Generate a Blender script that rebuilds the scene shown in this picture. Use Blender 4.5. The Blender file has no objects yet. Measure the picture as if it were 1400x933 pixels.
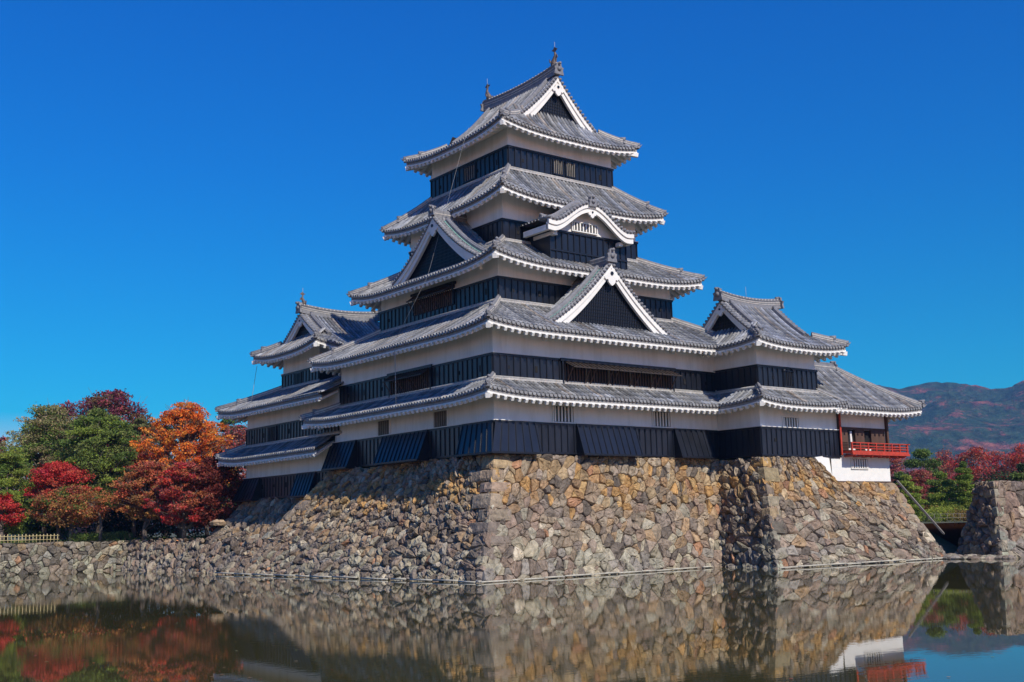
import bpy, math, random
import numpy as np
from mathutils import Vector, Matrix, noise
random.seed(7)
rad = math.radians
scene = bpy.context.scene
COL = scene.collection

# ------------------------------------------------------------------ camera
FPX, PITCH, ROLL, YAW = 1548.36, .1608, -.0227, .6553
CAM = Vector((-35.6927, -48.162, 2.71))
F0 = Vector((math.sin(YAW), math.cos(YAW), 0)); R0 = Vector((math.cos(YAW), -math.sin(YAW), 0)); U0 = Vector((0, 0, 1))
FW = F0*math.cos(PITCH) + U0*math.sin(PITCH); UU = U0*math.cos(PITCH) - F0*math.sin(PITCH)
RR = R0*math.cos(ROLL) + UU*math.sin(ROLL); UP = UU*math.cos(ROLL) - R0*math.sin(ROLL)
cd = bpy.data.cameras.new('camera'); cam = bpy.data.objects.new('camera', cd); COL.objects.link(cam)
cd.sensor_width = 36; cd.lens = 36*FPX/1400; cd.clip_start = .1; cd.clip_end = 20000
M = Matrix((RR, UP, -FW)).transposed().to_4x4(); M.translation = CAM
cam.matrix_world = M
scene.camera = cam

# ------------------------------------------------------------------ light
SUN_EL, SUN_AZ = 40.0, -2.0            # azimuth from -Y towards +X
sdir = Vector((math.sin(rad(SUN_AZ))*math.cos(rad(SUN_EL)), -math.cos(rad(SUN_AZ))*math.cos(rad(SUN_EL)), math.sin(rad(SUN_EL))))
sl = bpy.data.lights.new('sun', 'SUN'); sl.energy = 4.2; sl.angle = rad(.53); sl.color = (1, .93, .82)
so = bpy.data.objects.new('sun', sl); COL.objects.link(so)
so.rotation_euler = sdir.to_track_quat('Z', 'Y').to_euler()
W = bpy.data.worlds.new('World'); scene.world = W; W.use_nodes = True
nt = W.node_tree; nt.nodes.clear()
sky = nt.nodes.new('ShaderNodeTexSky'); sky.sky_type = 'NISHITA'; sky.sun_disc = False
sky.sun_elevation = rad(SUN_EL); sky.sun_rotation = math.atan2(sdir.x, sdir.y)
sky.altitude = 600; sky.air_density = 1.0; sky.dust_density = .25; sky.ozone_density = 5.0
hs = nt.nodes.new('ShaderNodeHueSaturation'); hs.inputs['Saturation'].default_value = 1.85; hs.inputs['Hue'].default_value = .5
bg = nt.nodes.new('ShaderNodeBackground'); bg.inputs['Strength'].default_value = .128
out = nt.nodes.new('ShaderNodeOutputWorld')
nt.links.new(sky.outputs[0], hs.inputs['Color']); tn = nt.nodes.new('ShaderNodeMix'); tn.data_type = 'RGBA'; tn.blend_type = 'MULTIPLY'; tn.inputs[0].default_value = 1
tc_ = nt.nodes.new('ShaderNodeTexCoord'); sx_ = nt.nodes.new('ShaderNodeSeparateXYZ'); nt.links.new(tc_.outputs['Generated'], sx_.inputs[0])
rmp = nt.nodes.new('ShaderNodeValToRGB'); nt.links.new(sx_.outputs[2], rmp.inputs[0]); e_ = rmp.color_ramp.elements
e_[0].position = 0; e_[0].color = (2.5, .98, .68, 1); e_[1].position = .50; e_[1].color = (.12, .76, 1.15, 1); x_ = e_.new(.17); x_.color = (1.15, .86, .82, 1); x_ = e_.new(.30); x_.color = (.35, .80, .98, 1)
nt.links.new(rmp.outputs[0], tn.inputs[7]); nt.links.new(hs.outputs[0], tn.inputs[6]); nt.links.new(tn.outputs[2], bg.inputs[0]); nt.links.new(bg.outputs[0], out.inputs[0])
scene.view_settings.view_transform = 'Standard'; scene.view_settings.look = 'None'
scene.view_settings.exposure = .15; scene.view_settings.gamma = 1

HAZE = .00014
# ------------------------------------------------------------------ materials
def mat(name, base, rough=.7, var=.0, scale=3.0, bump=0.0, bscale=20, attr=False, spec=.5, metal=0, col2=None, coat=0, streak=None, trans=0, bdist=.02, hsvvar=0):
    m = bpy.data.materials.new(name); m.use_nodes = True
    n = m.node_tree; b = n.nodes['Principled BSDF']
    b.inputs['Roughness'].default_value = rough; b.inputs['Specular IOR Level'].default_value = spec
    b.inputs['Metallic'].default_value = metal; b.inputs['Coat Weight'].default_value = coat; b.inputs['Coat Roughness'].default_value = .15
    tc = n.nodes.new('ShaderNodeTexCoord'); mp = n.nodes.new('ShaderNodeMapping')
    n.links.new(tc.outputs['Object'], mp.inputs[0])
    if streak: mp.inputs['Scale'].default_value = streak
    nz = n.nodes.new('ShaderNodeTexNoise'); nz.inputs['Scale'].default_value = scale; nz.inputs['Detail'].default_value = 6; nz.inputs['Roughness'].default_value = .65
    n.links.new(mp.outputs[0], nz.inputs['Vector'])
    if attr:
        a = n.nodes.new('ShaderNodeAttribute'); a.attribute_name = 'Col'; src = a.outputs['Color']
    else:
        rgb = n.nodes.new('ShaderNodeRGB'); rgb.outputs[0].default_value = (*base, 1); src = rgb.outputs[0]
    if col2:
        mx = n.nodes.new('ShaderNodeMix'); mx.data_type = 'RGBA'
        rp = n.nodes.new('ShaderNodeMapRange'); rp.inputs[1].default_value = .42; rp.inputs[2].default_value = .68
        n.links.new(nz.outputs[0], rp.inputs[0]); n.links.new(rp.outputs[0], mx.inputs[0])
        n.links.new(src, mx.inputs[6]); mx.inputs[7].default_value = (*col2, 1); src = mx.outputs[2]
    if var:
        hv = n.nodes.new('ShaderNodeHueSaturation')
        mr = n.nodes.new('ShaderNodeMapRange'); mr.inputs[1].default_value = .25; mr.inputs[2].default_value = .75
        mr.inputs[3].default_value = 1-var; mr.inputs[4].default_value = 1+var
        n.links.new(nz.outputs[0], mr.inputs[0]); n.links.new(mr.outputs[0], hv.inputs['Value']); n.links.new(src, hv.inputs['Color']); src = hv.outputs[0]
    n.links.new(src, b.inputs['Base Color'])
    if bump:
        n2 = n.nodes.new('ShaderNodeTexNoise'); n2.inputs['Scale'].default_value = bscale; n2.inputs['Detail'].default_value = 5
        n.links.new(mp.outputs[0], n2.inputs['Vector'])
        bp = n.nodes.new('ShaderNodeBump'); bp.inputs['Strength'].default_value = bump; bp.inputs['Distance'].default_value = bdist
        n.links.new(n2.outputs[0], bp.inputs['Height']); n.links.new(bp.outputs[0], b.inputs['Normal'])
    if trans:
        t = n.nodes.new('ShaderNodeBsdfTranslucent'); n.links.new(src, t.inputs[0])
        ms = n.nodes.new('ShaderNodeMixShader'); ms.inputs[0].default_value = trans
        o = n.nodes['Material Output']; n.links.new(b.outputs[0], ms.inputs[1]); n.links.new(t.outputs[0], ms.inputs[2]); n.links.new(ms.outputs[0], o.inputs[0])
    return m

TILE = mat('kawara_tile', (1, 1, 1), .6, .42, 1.6, .35, 14, attr=True, spec=.5, bdist=.03)
RIDGE = mat('ridge_tile', (.20, .20, .21), .6, .35, 5, .5, 18, spec=.4, bdist=.04, attr=True)
MORTAR = mat('ridge_mortar', (.46, .44, .41), .8, .3, 4, .3, 15, col2=(.30, .29, .27))
PLASTER = mat('white_plaster', (.90, .895, .88), .85, .15, 1.5, .12, 8, streak=(1, 1, .16), col2=(.64, .635, .61))
PLAST2 = mat('white_fascia_plaster', (.80, .78, .72), .8, .08, 2, .1, 10)
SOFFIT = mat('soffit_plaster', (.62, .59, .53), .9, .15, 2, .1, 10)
EAVEG = mat('grey_eave_board', (.30, .29, .275), .8, .25, 4, .2, 12)
LACQ = mat('black_lacquered_board', (.009, .011, .018), .34, .6, 1.1, .15, 9, spec=.6, streak=(1, 1, .5), bdist=.01)
LACB = mat('black_lacquered_batten', (.005, .007, .013), .42, .3, 2, 0, spec=.5)
LATT = mat('dark_lattice', (.022, .023, .028), .6, .3, 3, 0)
INSHADE = mat('painted_interior_shade', (.008, .007, .006), .9)  # near-black panels paint the unlit interior behind windows, loopholes and openings
WOOD = mat('brown_weathered_wood', (.085, .045, .028), .75, .4, 2, .3, 12, streak=(1, 1, .2))
WOODG = mat('grey_weathered_wood', (.22, .20, .17), .85, .3, 2, .3, 12)
DKWOOD = mat('dark_brown_board', (.035, .024, .018), .65, .4, 3, .2, 12)
RED = mat('vermilion_lacquer', (.46, .045, .018), .55, .35, 5, .2, 12)
COPPER = mat('verdigris_copper', (.17, .33, .28), .7, .3, 3, .2, 12)
METAL = mat('grey_wire', (.35, .35, .35), .5, 0)
BRONZE = mat('bronze_brown', (.13, .10, .08), .55, .4, 6, .4, 14)
STONE = mat('rough_stone', (1, 1, 1), .85, .55, 3.4, 1.0, 6, attr=True, spec=.3, bdist=.09)
GAP = mat('dark_packing_stone', (.075, .06, .045), .95, .5, 4, .8, 9, bdist=.1)
EARTH = mat('bare_earth', (.16, .13, .09), .95, .3, .6, .4, 3, col2=(.07, .09, .03), bdist=.1)
BARK = mat('tree_bark', (.15, .115, .09), .9, .4, 4, .8, 10, streak=(1, 1, .3), bdist=.04)
LEAF = mat('foliage', (1, 1, 1), .65, .12, .8, 0, attr=True, spec=.25, trans=.28)
BAMBOO = mat('bamboo_pole', (.55, .45, .22), .6, .25, 3, 0)
LOG = mat('pale_timber_edging', (.50, .46, .36), .8, .3, 5, .3, 10)

# ------------------------------------------------------------------ mesh helpers
BASE = Vector((0, 0, 0))
class MB:
    def __init__(s): s.v = []; s.f = []; s.c = []; s.sm = []; s.st = []
    def add(s, vs, fs, col=None, smooth=False):
        o = len(s.v); s.st.append((o, len(s.f))); s.v.extend([tuple(p) for p in vs])
        for f in fs: s.f.append(tuple(i+o for i in f)); s.c.append(col); s.sm.append(smooth)
    def build(s, name, m, parent=None, base=None):
        if not s.f: return None
        b = BASE if base is None else base
        me = bpy.data.meshes.new(name)
        v = np.array(s.v, dtype=np.float32) - np.array(b, dtype=np.float32)
        me.from_pydata(v.tolist(), [], s.f)
        me.materials.append(m)
        me.polygons.foreach_set('use_smooth', s.sm)
        if m is RIDGE or any(c is not None for c in s.c):
            dc = (.20, .20, .21) if m is RIDGE else (.5, .5, .5)
            at = me.color_attributes.new('Col', 'FLOAT_COLOR', 'CORNER')
            arr = np.ones((len(me.loops), 4), dtype=np.float32); k = 0
            for f, c in zip(s.f, s.c):
                arr[k:k+len(f), :3] = c if c is not None else dc; k += len(f)
            at.data.foreach_set('color', arr.ravel())
        me.update()
        o = bpy.data.objects.new(name, me); COL.objects.link(o)
        if parent is not None: o.parent = parent
        else: o.location = b
        return o
    def build_each(s, name, m, parent):
        for k in range(len(s.st)):
            v0, f0 = s.st[k]; v1, f1 = s.st[k+1] if k+1 < len(s.st) else (len(s.v), len(s.f))
            q = MB(); q.v = s.v[v0:v1]; q.f = [tuple(i-v0 for i in f) for f in s.f[f0:f1]]; q.c = s.c[f0:f1]; q.sm = s.sm[f0:f1]; q.build(name, m, parent)
    def box(s, a, b, col=None):
        (x0, y0, z0), (x1, y1, z1) = a, b
        vs = [(x0,y0,z0),(x1,y0,z0),(x1,y1,z0),(x0,y1,z0),(x0,y0,z1),(x1,y0,z1),(x1,y1,z1),(x0,y1,z1)]
        s.add(vs, [(0,3,2,1),(4,5,6,7),(0,1,5,4),(1,2,6,5),(2,3,7,6),(3,0,4,7)], col)
    def hexa(s, vs, col=None):
        s.add(vs, [(0,3,2,1),(4,5,6,7),(0,1,5,4),(1,2,6,5),(2,3,7,6),(3,0,4,7)], col)
    def obox(s, c, ex, ey, ez, col=None):   # centre and half-axis vectors
        c = Vector(c); ex = Vector(ex); ey = Vector(ey); ez = Vector(ez)
        s.hexa([c-ex-ey-ez, c+ex-ey-ez, c+ex+ey-ez, c-ex+ey-ez, c-ex-ey+ez, c+ex-ey+ez, c+ex+ey+ez, c-ex+ey+ez], col)
    def bar(s, a, b, w, h, col=None):
        a = Vector(a); b = Vector(b); d = (b-a); L = d.length; d.normalize()
        sd = d.cross(Vector((0,0,1)))
        if sd.length < 1e-3: sd = Vector((1,0,0))
        sd.normalize(); up = sd.cross(d)
        s.obox((a+b)/2, d*L/2, sd*w/2, up*h/2, col)
    def tube(s, pts, rads, n=8, col=None, caps=True, smooth=True):
        pts = [Vector(p) for p in pts]; N = len(pts); vs = []; fs = []
        ref = Vector((0, 0, 1)) if abs((pts[-1]-pts[0]).normalized().z) < .9 else Vector((1, 0, 0))
        for i, p in enumerate(pts):
            t = (pts[min(i+1, N-1)]-pts[max(i-1, 0)]).normalized()
            a = t.cross(ref).normalized(); b = a.cross(t)
            r = rads[i] if hasattr(rads, '__len__') else rads
            for k in range(n):
                th = 2*math.pi*k/n; vs.append(p + a*(r*math.cos(th)) + b*(r*math.sin(th)))
        for i in range(N-1):
            for k in range(n):
                k2 = (k+1) % n; fs.append((i*n+k, i*n+k2, (i+1)*n+k2, (i+1)*n+k))
        if caps: fs.append(tuple(range(n-1, -1, -1))); fs.append(tuple((N-1)*n+k for k in range(n)))
        s.add(vs, fs, col, smooth)
    def sweep(s, pts, prof, col=None, smooth=False):   # closed profile [(side, up)]
        pts = [Vector(p) for p in pts]; N = len(pts); n = len(prof); vs = []; fs = []
        for i, p in enumerate(pts):
            t = (pts[min(i+1, N-1)]-pts[max(i-1, 0)]).normalized()
            sd = t.cross(Vector((0, 0, 1)));
            if sd.length < 1e-4: sd = Vector((1,0,0))
            sd.normalize(); up = sd.cross(t)
            for a, b in prof: vs.append(p + sd*a + up*b)
        for i in range(N-1):
            for k in range(n):
                k2 = (k+1) % n; fs.append((i*n+k, i*n+k2, (i+1)*n+k2, (i+1)*n+k))
        fs.append(tuple(range(n-1, -1, -1))); fs.append(tuple((N-1)*n+k for k in range(n)))
        s.add(vs, fs, col, smooth)
    def prism(s, poly, off, col=None):      # poly: list of 3D points, off: extrusion vector
        n = len(poly); off = Vector(off); vs = [Vector(p) for p in poly] + [Vector(p)+off for p in poly]
        fs = [tuple(range(n)), tuple(range(2*n-1, n-1, -1))] + [(k, k+n, (k+1) % n+n, (k+1) % n) for k in range(n)]
        s.add(vs, fs, col)

def setp(o, label=None, cat=None, group=None, kind=None):
    if label: o['label'] = label
    if cat: o['category'] = cat
    if group: o['group'] = group
    if kind: o['kind'] = kind
    return o
def thing(name, loc, label, cat, group=None):
    global BASE
    BASE = Vector(loc)
    o = bpy.data.objects.new(name, None); COL.objects.link(o); o.location = loc; o.empty_display_size = .5
    return setp(o, label, cat, group)
def lerp(a, b, t): return a+(b-a)*t
def at(px, d, z=None, py=700):
    r = FW + RR*((px-700)/FPX) - UP*((py-466.5)/FPX)
    p = CAM + r*d
    if z is not None: p.z = z
    return p
def hz(px): return 717.6 - (px-700)*.0227
def ztop(px, py, d): return 2.71 + (hz(px)-py)/FPX*d

# ------------------------------------------------------------------ Japanese roof kit
rnd = random.Random(3)
def tilecol():
    g = rnd.uniform(.15, .36); k = rnd.random()
    if k < .06: return (g*1.15, g*1.0, g*.85)
    if k < .4: return (g*.93, g*.97, g*1.05)
    return (g*1.0, g, g*.98)

MC = (.50, .47, .42)
class Roof:
    def __init__(s):
        s.tiles = MB(); s.fascia = MB(); s.soffit = MB(); s.ridge = MB(); s.rafter = MB(); s.greyb = MB(); s.rp = []
    def new(s, nm): s.rp.append((nm, MB())); s.ridge = s.rp[-1][1]; return s.ridge
    def face(s, O, e, n, L, D, Dh, iA, iB, zf, lift=.35, over=1.3, sp=.29, eave=True, raft=.46, r=.10, row0=None, tseg=.42):
        O = Vector(O); e = Vector(e); n = Vector(n)
        halfL = L/2
        def pos(a, d, dz=0, upn=0):
            tau = min(1, max(0, d/Dh)) if Dh else 1
            dA = a - (iA*tau if iA else 0); dB = (L-a) - (iB*tau if iB else 0)
            h = 0
            for dd, i in ((dA, iA), (dB, iB)):
                if i: c = max(0, 1-max(0, dd)/min(5.0, halfL*.95)); h = max(h, c**2.6)
            return O + e*a + n*d + Vector((0, 0, zf(max(d, 0)) - max(0, -d)*.3 + lift*(1-tau)*h + dz))
        segs = []
        if iA: segs.append((0, iA, 'A'))
        segs.append((iA or 0, L-(iB or 0), 'M'))
        if iB: segs.append((L-iB, L, 'B'))
        def lim(a, k):
            if k == 'A': return a*Dh/iA
            if k == 'B': return (L-a)*Dh/iB
            return D
        for a0, a1, k in segs:
            if a1-a0 < .01: continue
            n_ = max(1, round((a1-a0)/sp)); st = (a1-a0)/n_
            nd = max(2, int((D if k == 'M' else Dh)/tseg))
            cols = []
            for i in range(n_+1):
                a = a0+st*i; dm = max(lim(a, k), .001)
                cols.append([pos(a, dm*j/nd) for j in range(nd+1)])
            for i in range(n_):
                for j in range(nd):
                    cc = tuple(x*rnd.uniform(.045, .085) for x in (1.0, .98, .97))  # pans coloured darker than the rows, painting the shade between them
                    s.tiles.add([cols[i][j], cols[i+1][j], cols[i+1][j+1], cols[i][j+1]], [(0, 1, 2, 3)], cc)
            # pan tile front edge
            if eave:
                for i in range(n_):
                    a, b = cols[i][0], cols[i+1][0]; dn = Vector((0, 0, -.13))
                    s.tiles.add([a+dn, b+dn, b, a], [(0, 1, 2, 3)], (.17, .165, .16))
                    s.tiles.add([a+dn, b+dn, b+dn+n*.15, a+dn+n*.15], [(3, 2, 1, 0)], (.17, .165, .16))
            # round tile rows
            for i in range(n_):
                a = a0+st*(i+.5); dm = lim(a, k)
                if dm < .12: continue
                m_ = max(1, int(round(dm/tseg)))
                rr_ = []
                for j in range(m_+1):
                    d = -.06 + (dm+.06)*j/m_; rr_.append(pos(a, d))
                rc = tilecol()
                for j in range(m_):
                    kk = rnd.uniform(.78, 1.2); tc_r = tuple(x*kk for x in rc) if rnd.random() > .05 else tilecol()
                    p, q = rr_[j], rr_[j+1]; t = (q-p).normalized(); up = e.cross(t)
                    if up.z < 0: up = -up
                    vs = []
                    for c_, rad_ in ((p, r), (q, r*.86)):
                        for th in (0, 45, 90, 135, 180):
                            vs.append(c_ + e*(rad_*math.cos(rad(th))) + up*(rad_*math.sin(rad(th))*1.05+.012))
                    s.tiles.add(vs, [(x, x+1, x+6, x+5) for x in range(4)] + ([(0, 1, 2, 3, 4)] if j else []), tc_r, True)
                if eave:   # round end disc
                    p = rr_[0]; vs = [p + e*(r*1.12*math.cos(2*math.pi*q/8)) + Vector((0,0,1))*(r*1.12*math.sin(2*math.pi*q/8)+.015) - n*.012 for q in range(8)]
                    vs2 = [v_+n*.05 for v_ in vs]
                    s.tiles.add(vs+vs2, [tuple(range(8))]+[(q, q+8, (q+1) % 8+8, (q+1) % 8) for q in range(8)], (.26, .26, .26))
        if eave:
            # white fascia, soffit and rafter ends
            n_ = max(2, int(L/.45))
            for i in range(n_):
                a, b = L*i/n_, L*(i+1)/n_
                p0, p1 = pos(a, .05), pos(b, .05)
                s.greyb.hexa([p0+Vector((0,0,-.29)), p1+Vector((0,0,-.29)), p1+n*.14+Vector((0,0,-.29)), p0+n*.14+Vector((0,0,-.29)),
                               p0+Vector((0,0,-.132)), p1+Vector((0,0,-.132)), p1+n*.14+Vector((0,0,-.132)), p0+n*.14+Vector((0,0,-.132))])
                p0 = p0-n*.03; p1 = p1-n*.03
                s.fascia.hexa([p0+Vector((0,0,-.38)), p1+Vector((0,0,-.38)), p1+n*.14+Vector((0,0,-.38)), p0+n*.14+Vector((0,0,-.38)),
                               p0+Vector((0,0,-.292)), p1+Vector((0,0,-.292)), p1+n*.14+Vector((0,0,-.292)), p0+n*.14+Vector((0,0,-.292))])
                def q(a, d):
                    dd = min(d, lim_all(a)); return pos(a, dd) + Vector((0, 0, -.36))
                def lim_all(a):
                    x = D
                    if iA and a < iA: x = min(x, a*Dh/iA)
                    if iB and L-a < iB: x = min(x, (L-a)*Dh/iB)
                    return x
                for j in range(3):
                    d0, d1 = .15+(over+.0)*j/3, .15+(over+.0)*(j+1)/3
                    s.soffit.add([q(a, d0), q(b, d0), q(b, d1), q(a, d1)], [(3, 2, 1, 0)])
            nr = int(L/raft)
            for i in range(nr):
                a = (i+.5)*L/nr
                dm = min(over+.1, lim_all(a))
                if dm < .15: continue
                p, q_ = pos(a, .0) + Vector((0,0,-.47)), pos(a, dm) + Vector((0,0,-.46))
                s.rafter.bar(p, q_, .17, .17)
        return pos
    def hip(s, path, w=.13, h=.24, orn=True, part=None):
        s.new('hip_ridge')
        prof = [(-w, -.1), (w, -.1), (w, h*.8), (w*.6, h), (-w*.6, h), (-w, h*.8)]
        s.ridge.sweep(path, prof)
        up = [p+Vector((0,0,h+.01)) for p in path]
        s.ridge.sweep([p+Vector((0,0,.07)) for p in path], [(-w-.015, 0), (w+.015, 0), (w+.015, .05), (-w-.015, .05)], MC)
        s.ridge.sweep([p+Vector((0,0,h-.06)) for p in path], [(-w-.012, 0), (w+.012, 0), (w+.012, .04), (-w-.012, .04)], MC)
        s.ridge.tube(up, .085, 7)
        if orn:
            s.onigawara(path[0], (path[0]-path[1]).normalized(), .38)
    def onigawara(s, p, d, size):
        s.new('ridge_end_tile')
        d = Vector((d.x, d.y, 0)).normalized(); sd = Vector((-d.y, d.x, 0)); p = Vector(p)
        o = lambda a, b: p + sd*(a*size) + Vector((0, 0, b*size)) + d*.02
        poly = [o(-.62, -.15), o(-.5, .35), o(-.62, .62), o(-.36, .7), o(-.3, 1.02), o(0, 1.2), o(.3, 1.02), o(.36, .7), o(.62, .62), o(.5, .35), o(.62, -.15)]
        s.ridge.prism(poly, d*.13)
        s.ridge.tube([p+Vector((0,0,.98*size)) - d*.2, p+Vector((0,0,1.02*size)) + d*(.34*size+.1)], .09*max(1, size*1.4), 8)
        s.ridge.tube([p+Vector((0,0,.45*size)) + d*.1, p+Vector((0,0,.45*size)) + d*(.22)], .24*size, 8)
    def flush(s, parent, name='roof', label=None):
        t = s.tiles.build(name, TILE, parent)
        if label: t['label'] = label
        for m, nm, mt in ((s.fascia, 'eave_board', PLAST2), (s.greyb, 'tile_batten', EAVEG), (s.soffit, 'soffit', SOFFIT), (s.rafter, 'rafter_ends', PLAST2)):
            m.build(nm, mt, t)
        for nm, m in s.rp: m.build(nm, RIDGE, t)
        return t

def prof(z0, z1, D, a):
    return lambda d: z0 + (z1-z0)*(a*(d/D) + (1-a)*(d/D)**2) if d <= D*1.5 else z1

def skirt(rf, ex0, ey0, ex1, ey1, ix0, iy0, ix1, iy1, ze, zt, lift=.35, a=.8, over=1.3, sides='SWEN', topstrip=True, orn=True, openS=None):
    """roof skirt between an eave rectangle and the wall rectangle above it"""
    iS, iN, iW, iE = iy0-ey0, ey1-iy1, ix0-ex0, ex1-ix1
    P = {}
    if 'S' not in sides: iS = 0; ey0 = iy0 if openS is None else openS
    if 'S' in sides: P['S'] = rf.face((ex0, ey0, 0), (1,0,0), (0,1,0), ex1-ex0, iS, iS, iW, iE, prof(ze, zt, iS, a), lift, over)
    if 'W' in sides: P['W'] = rf.face((ex0, ey1, 0), (0,-1,0), (1,0,0), ey1-ey0, iW, iW, iN, iS, prof(ze, zt, iW, a), lift, over)
    if 'E' in sides: P['E'] = rf.face((ex1, ey0, 0), (0,1,0), (-1,0,0), ey1-ey0, iE, iE, iS, iN, prof(ze, zt, iE, a), lift, over)
    if 'N' in sides: P['N'] = rf.face((ex1, ey1, 0), (-1,0,0), (0,-1,0), ex1-ex0, iN, iN, iE, iW, prof(ze, zt, iN, a), lift, over)
    def hp(x0, y0, x1, y1, k=9):
        pts = []
        for j in range(k+1):
            t = j/k; z = ze+(zt-ze)*(a*t+(1-a)*t*t) + lift*(1-t)
            pts.append(Vector((lerp(x0, x1, t), lerp(y0, y1, t), z+.03)))
        return pts
    for (x0, y0, x1, y1, need) in ((ex0, ey0, ix0, iy0, 'SW'), (ex1, ey0, ix1, iy0, 'SE'), (ex0, ey1, ix0, iy1, 'NW'), (ex1, ey1, ix1, iy1, 'NE')):
        if all(c in sides for c in need):
            pts = hp(x0, y0, x1, y1)
            rf.hip(pts, orn=False)
            d = (pts[0]-pts[1]).normalized()
            # upper tier that stops short of the corner with its end ornament
            up = [p+Vector((0,0,.15)) for p in pts[3:]]
            rf.hip(up, w=.11, h=.15, orn=False)
            if orn: rf.onigawara(up[0]-Vector((0,0,.12)), up[0]-up[1], .33)
            rf.onigawara(pts[0]-Vector((0,0,.05)), d, .26)
            # upturned corner tip and corner bracket
            rf.new('corner_tip'); rf.ridge.tube([pts[0]+d*.0, pts[0]+d*.22+Vector((0,0,.10)), pts[0]+d*.34+Vector((0,0,.24))], [.06, .045, .02], 6)
            rf.rafter.bar(pts[0]+Vector((0,0,-.55))+d*.03, pts[4]+Vector((0,0,-.62)), .22, .26)
    if topstrip:
        for (p, q, c) in (((ix0-.1, iy0-.1), (ix1+.1, iy0-.1), 'S'), ((ix0-.1, iy0-.1), (ix0-.1, iy1+.1), 'W')):
            if c in sides:
                A = Vector((*p, zt+.0)); B = Vector((*q, zt+.0))
                rf.new('wall_ridge'); rf.ridge.bar(A+Vector((0,0,.03)), B+Vector((0,0,.03)), .14, .1, (.42,.40,.37))
                rf.ridge.tube([A+Vector((0,0,.12)), B+Vector((0,0,.12))], .07, 7, (.36, .35, .33))
    return P

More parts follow.
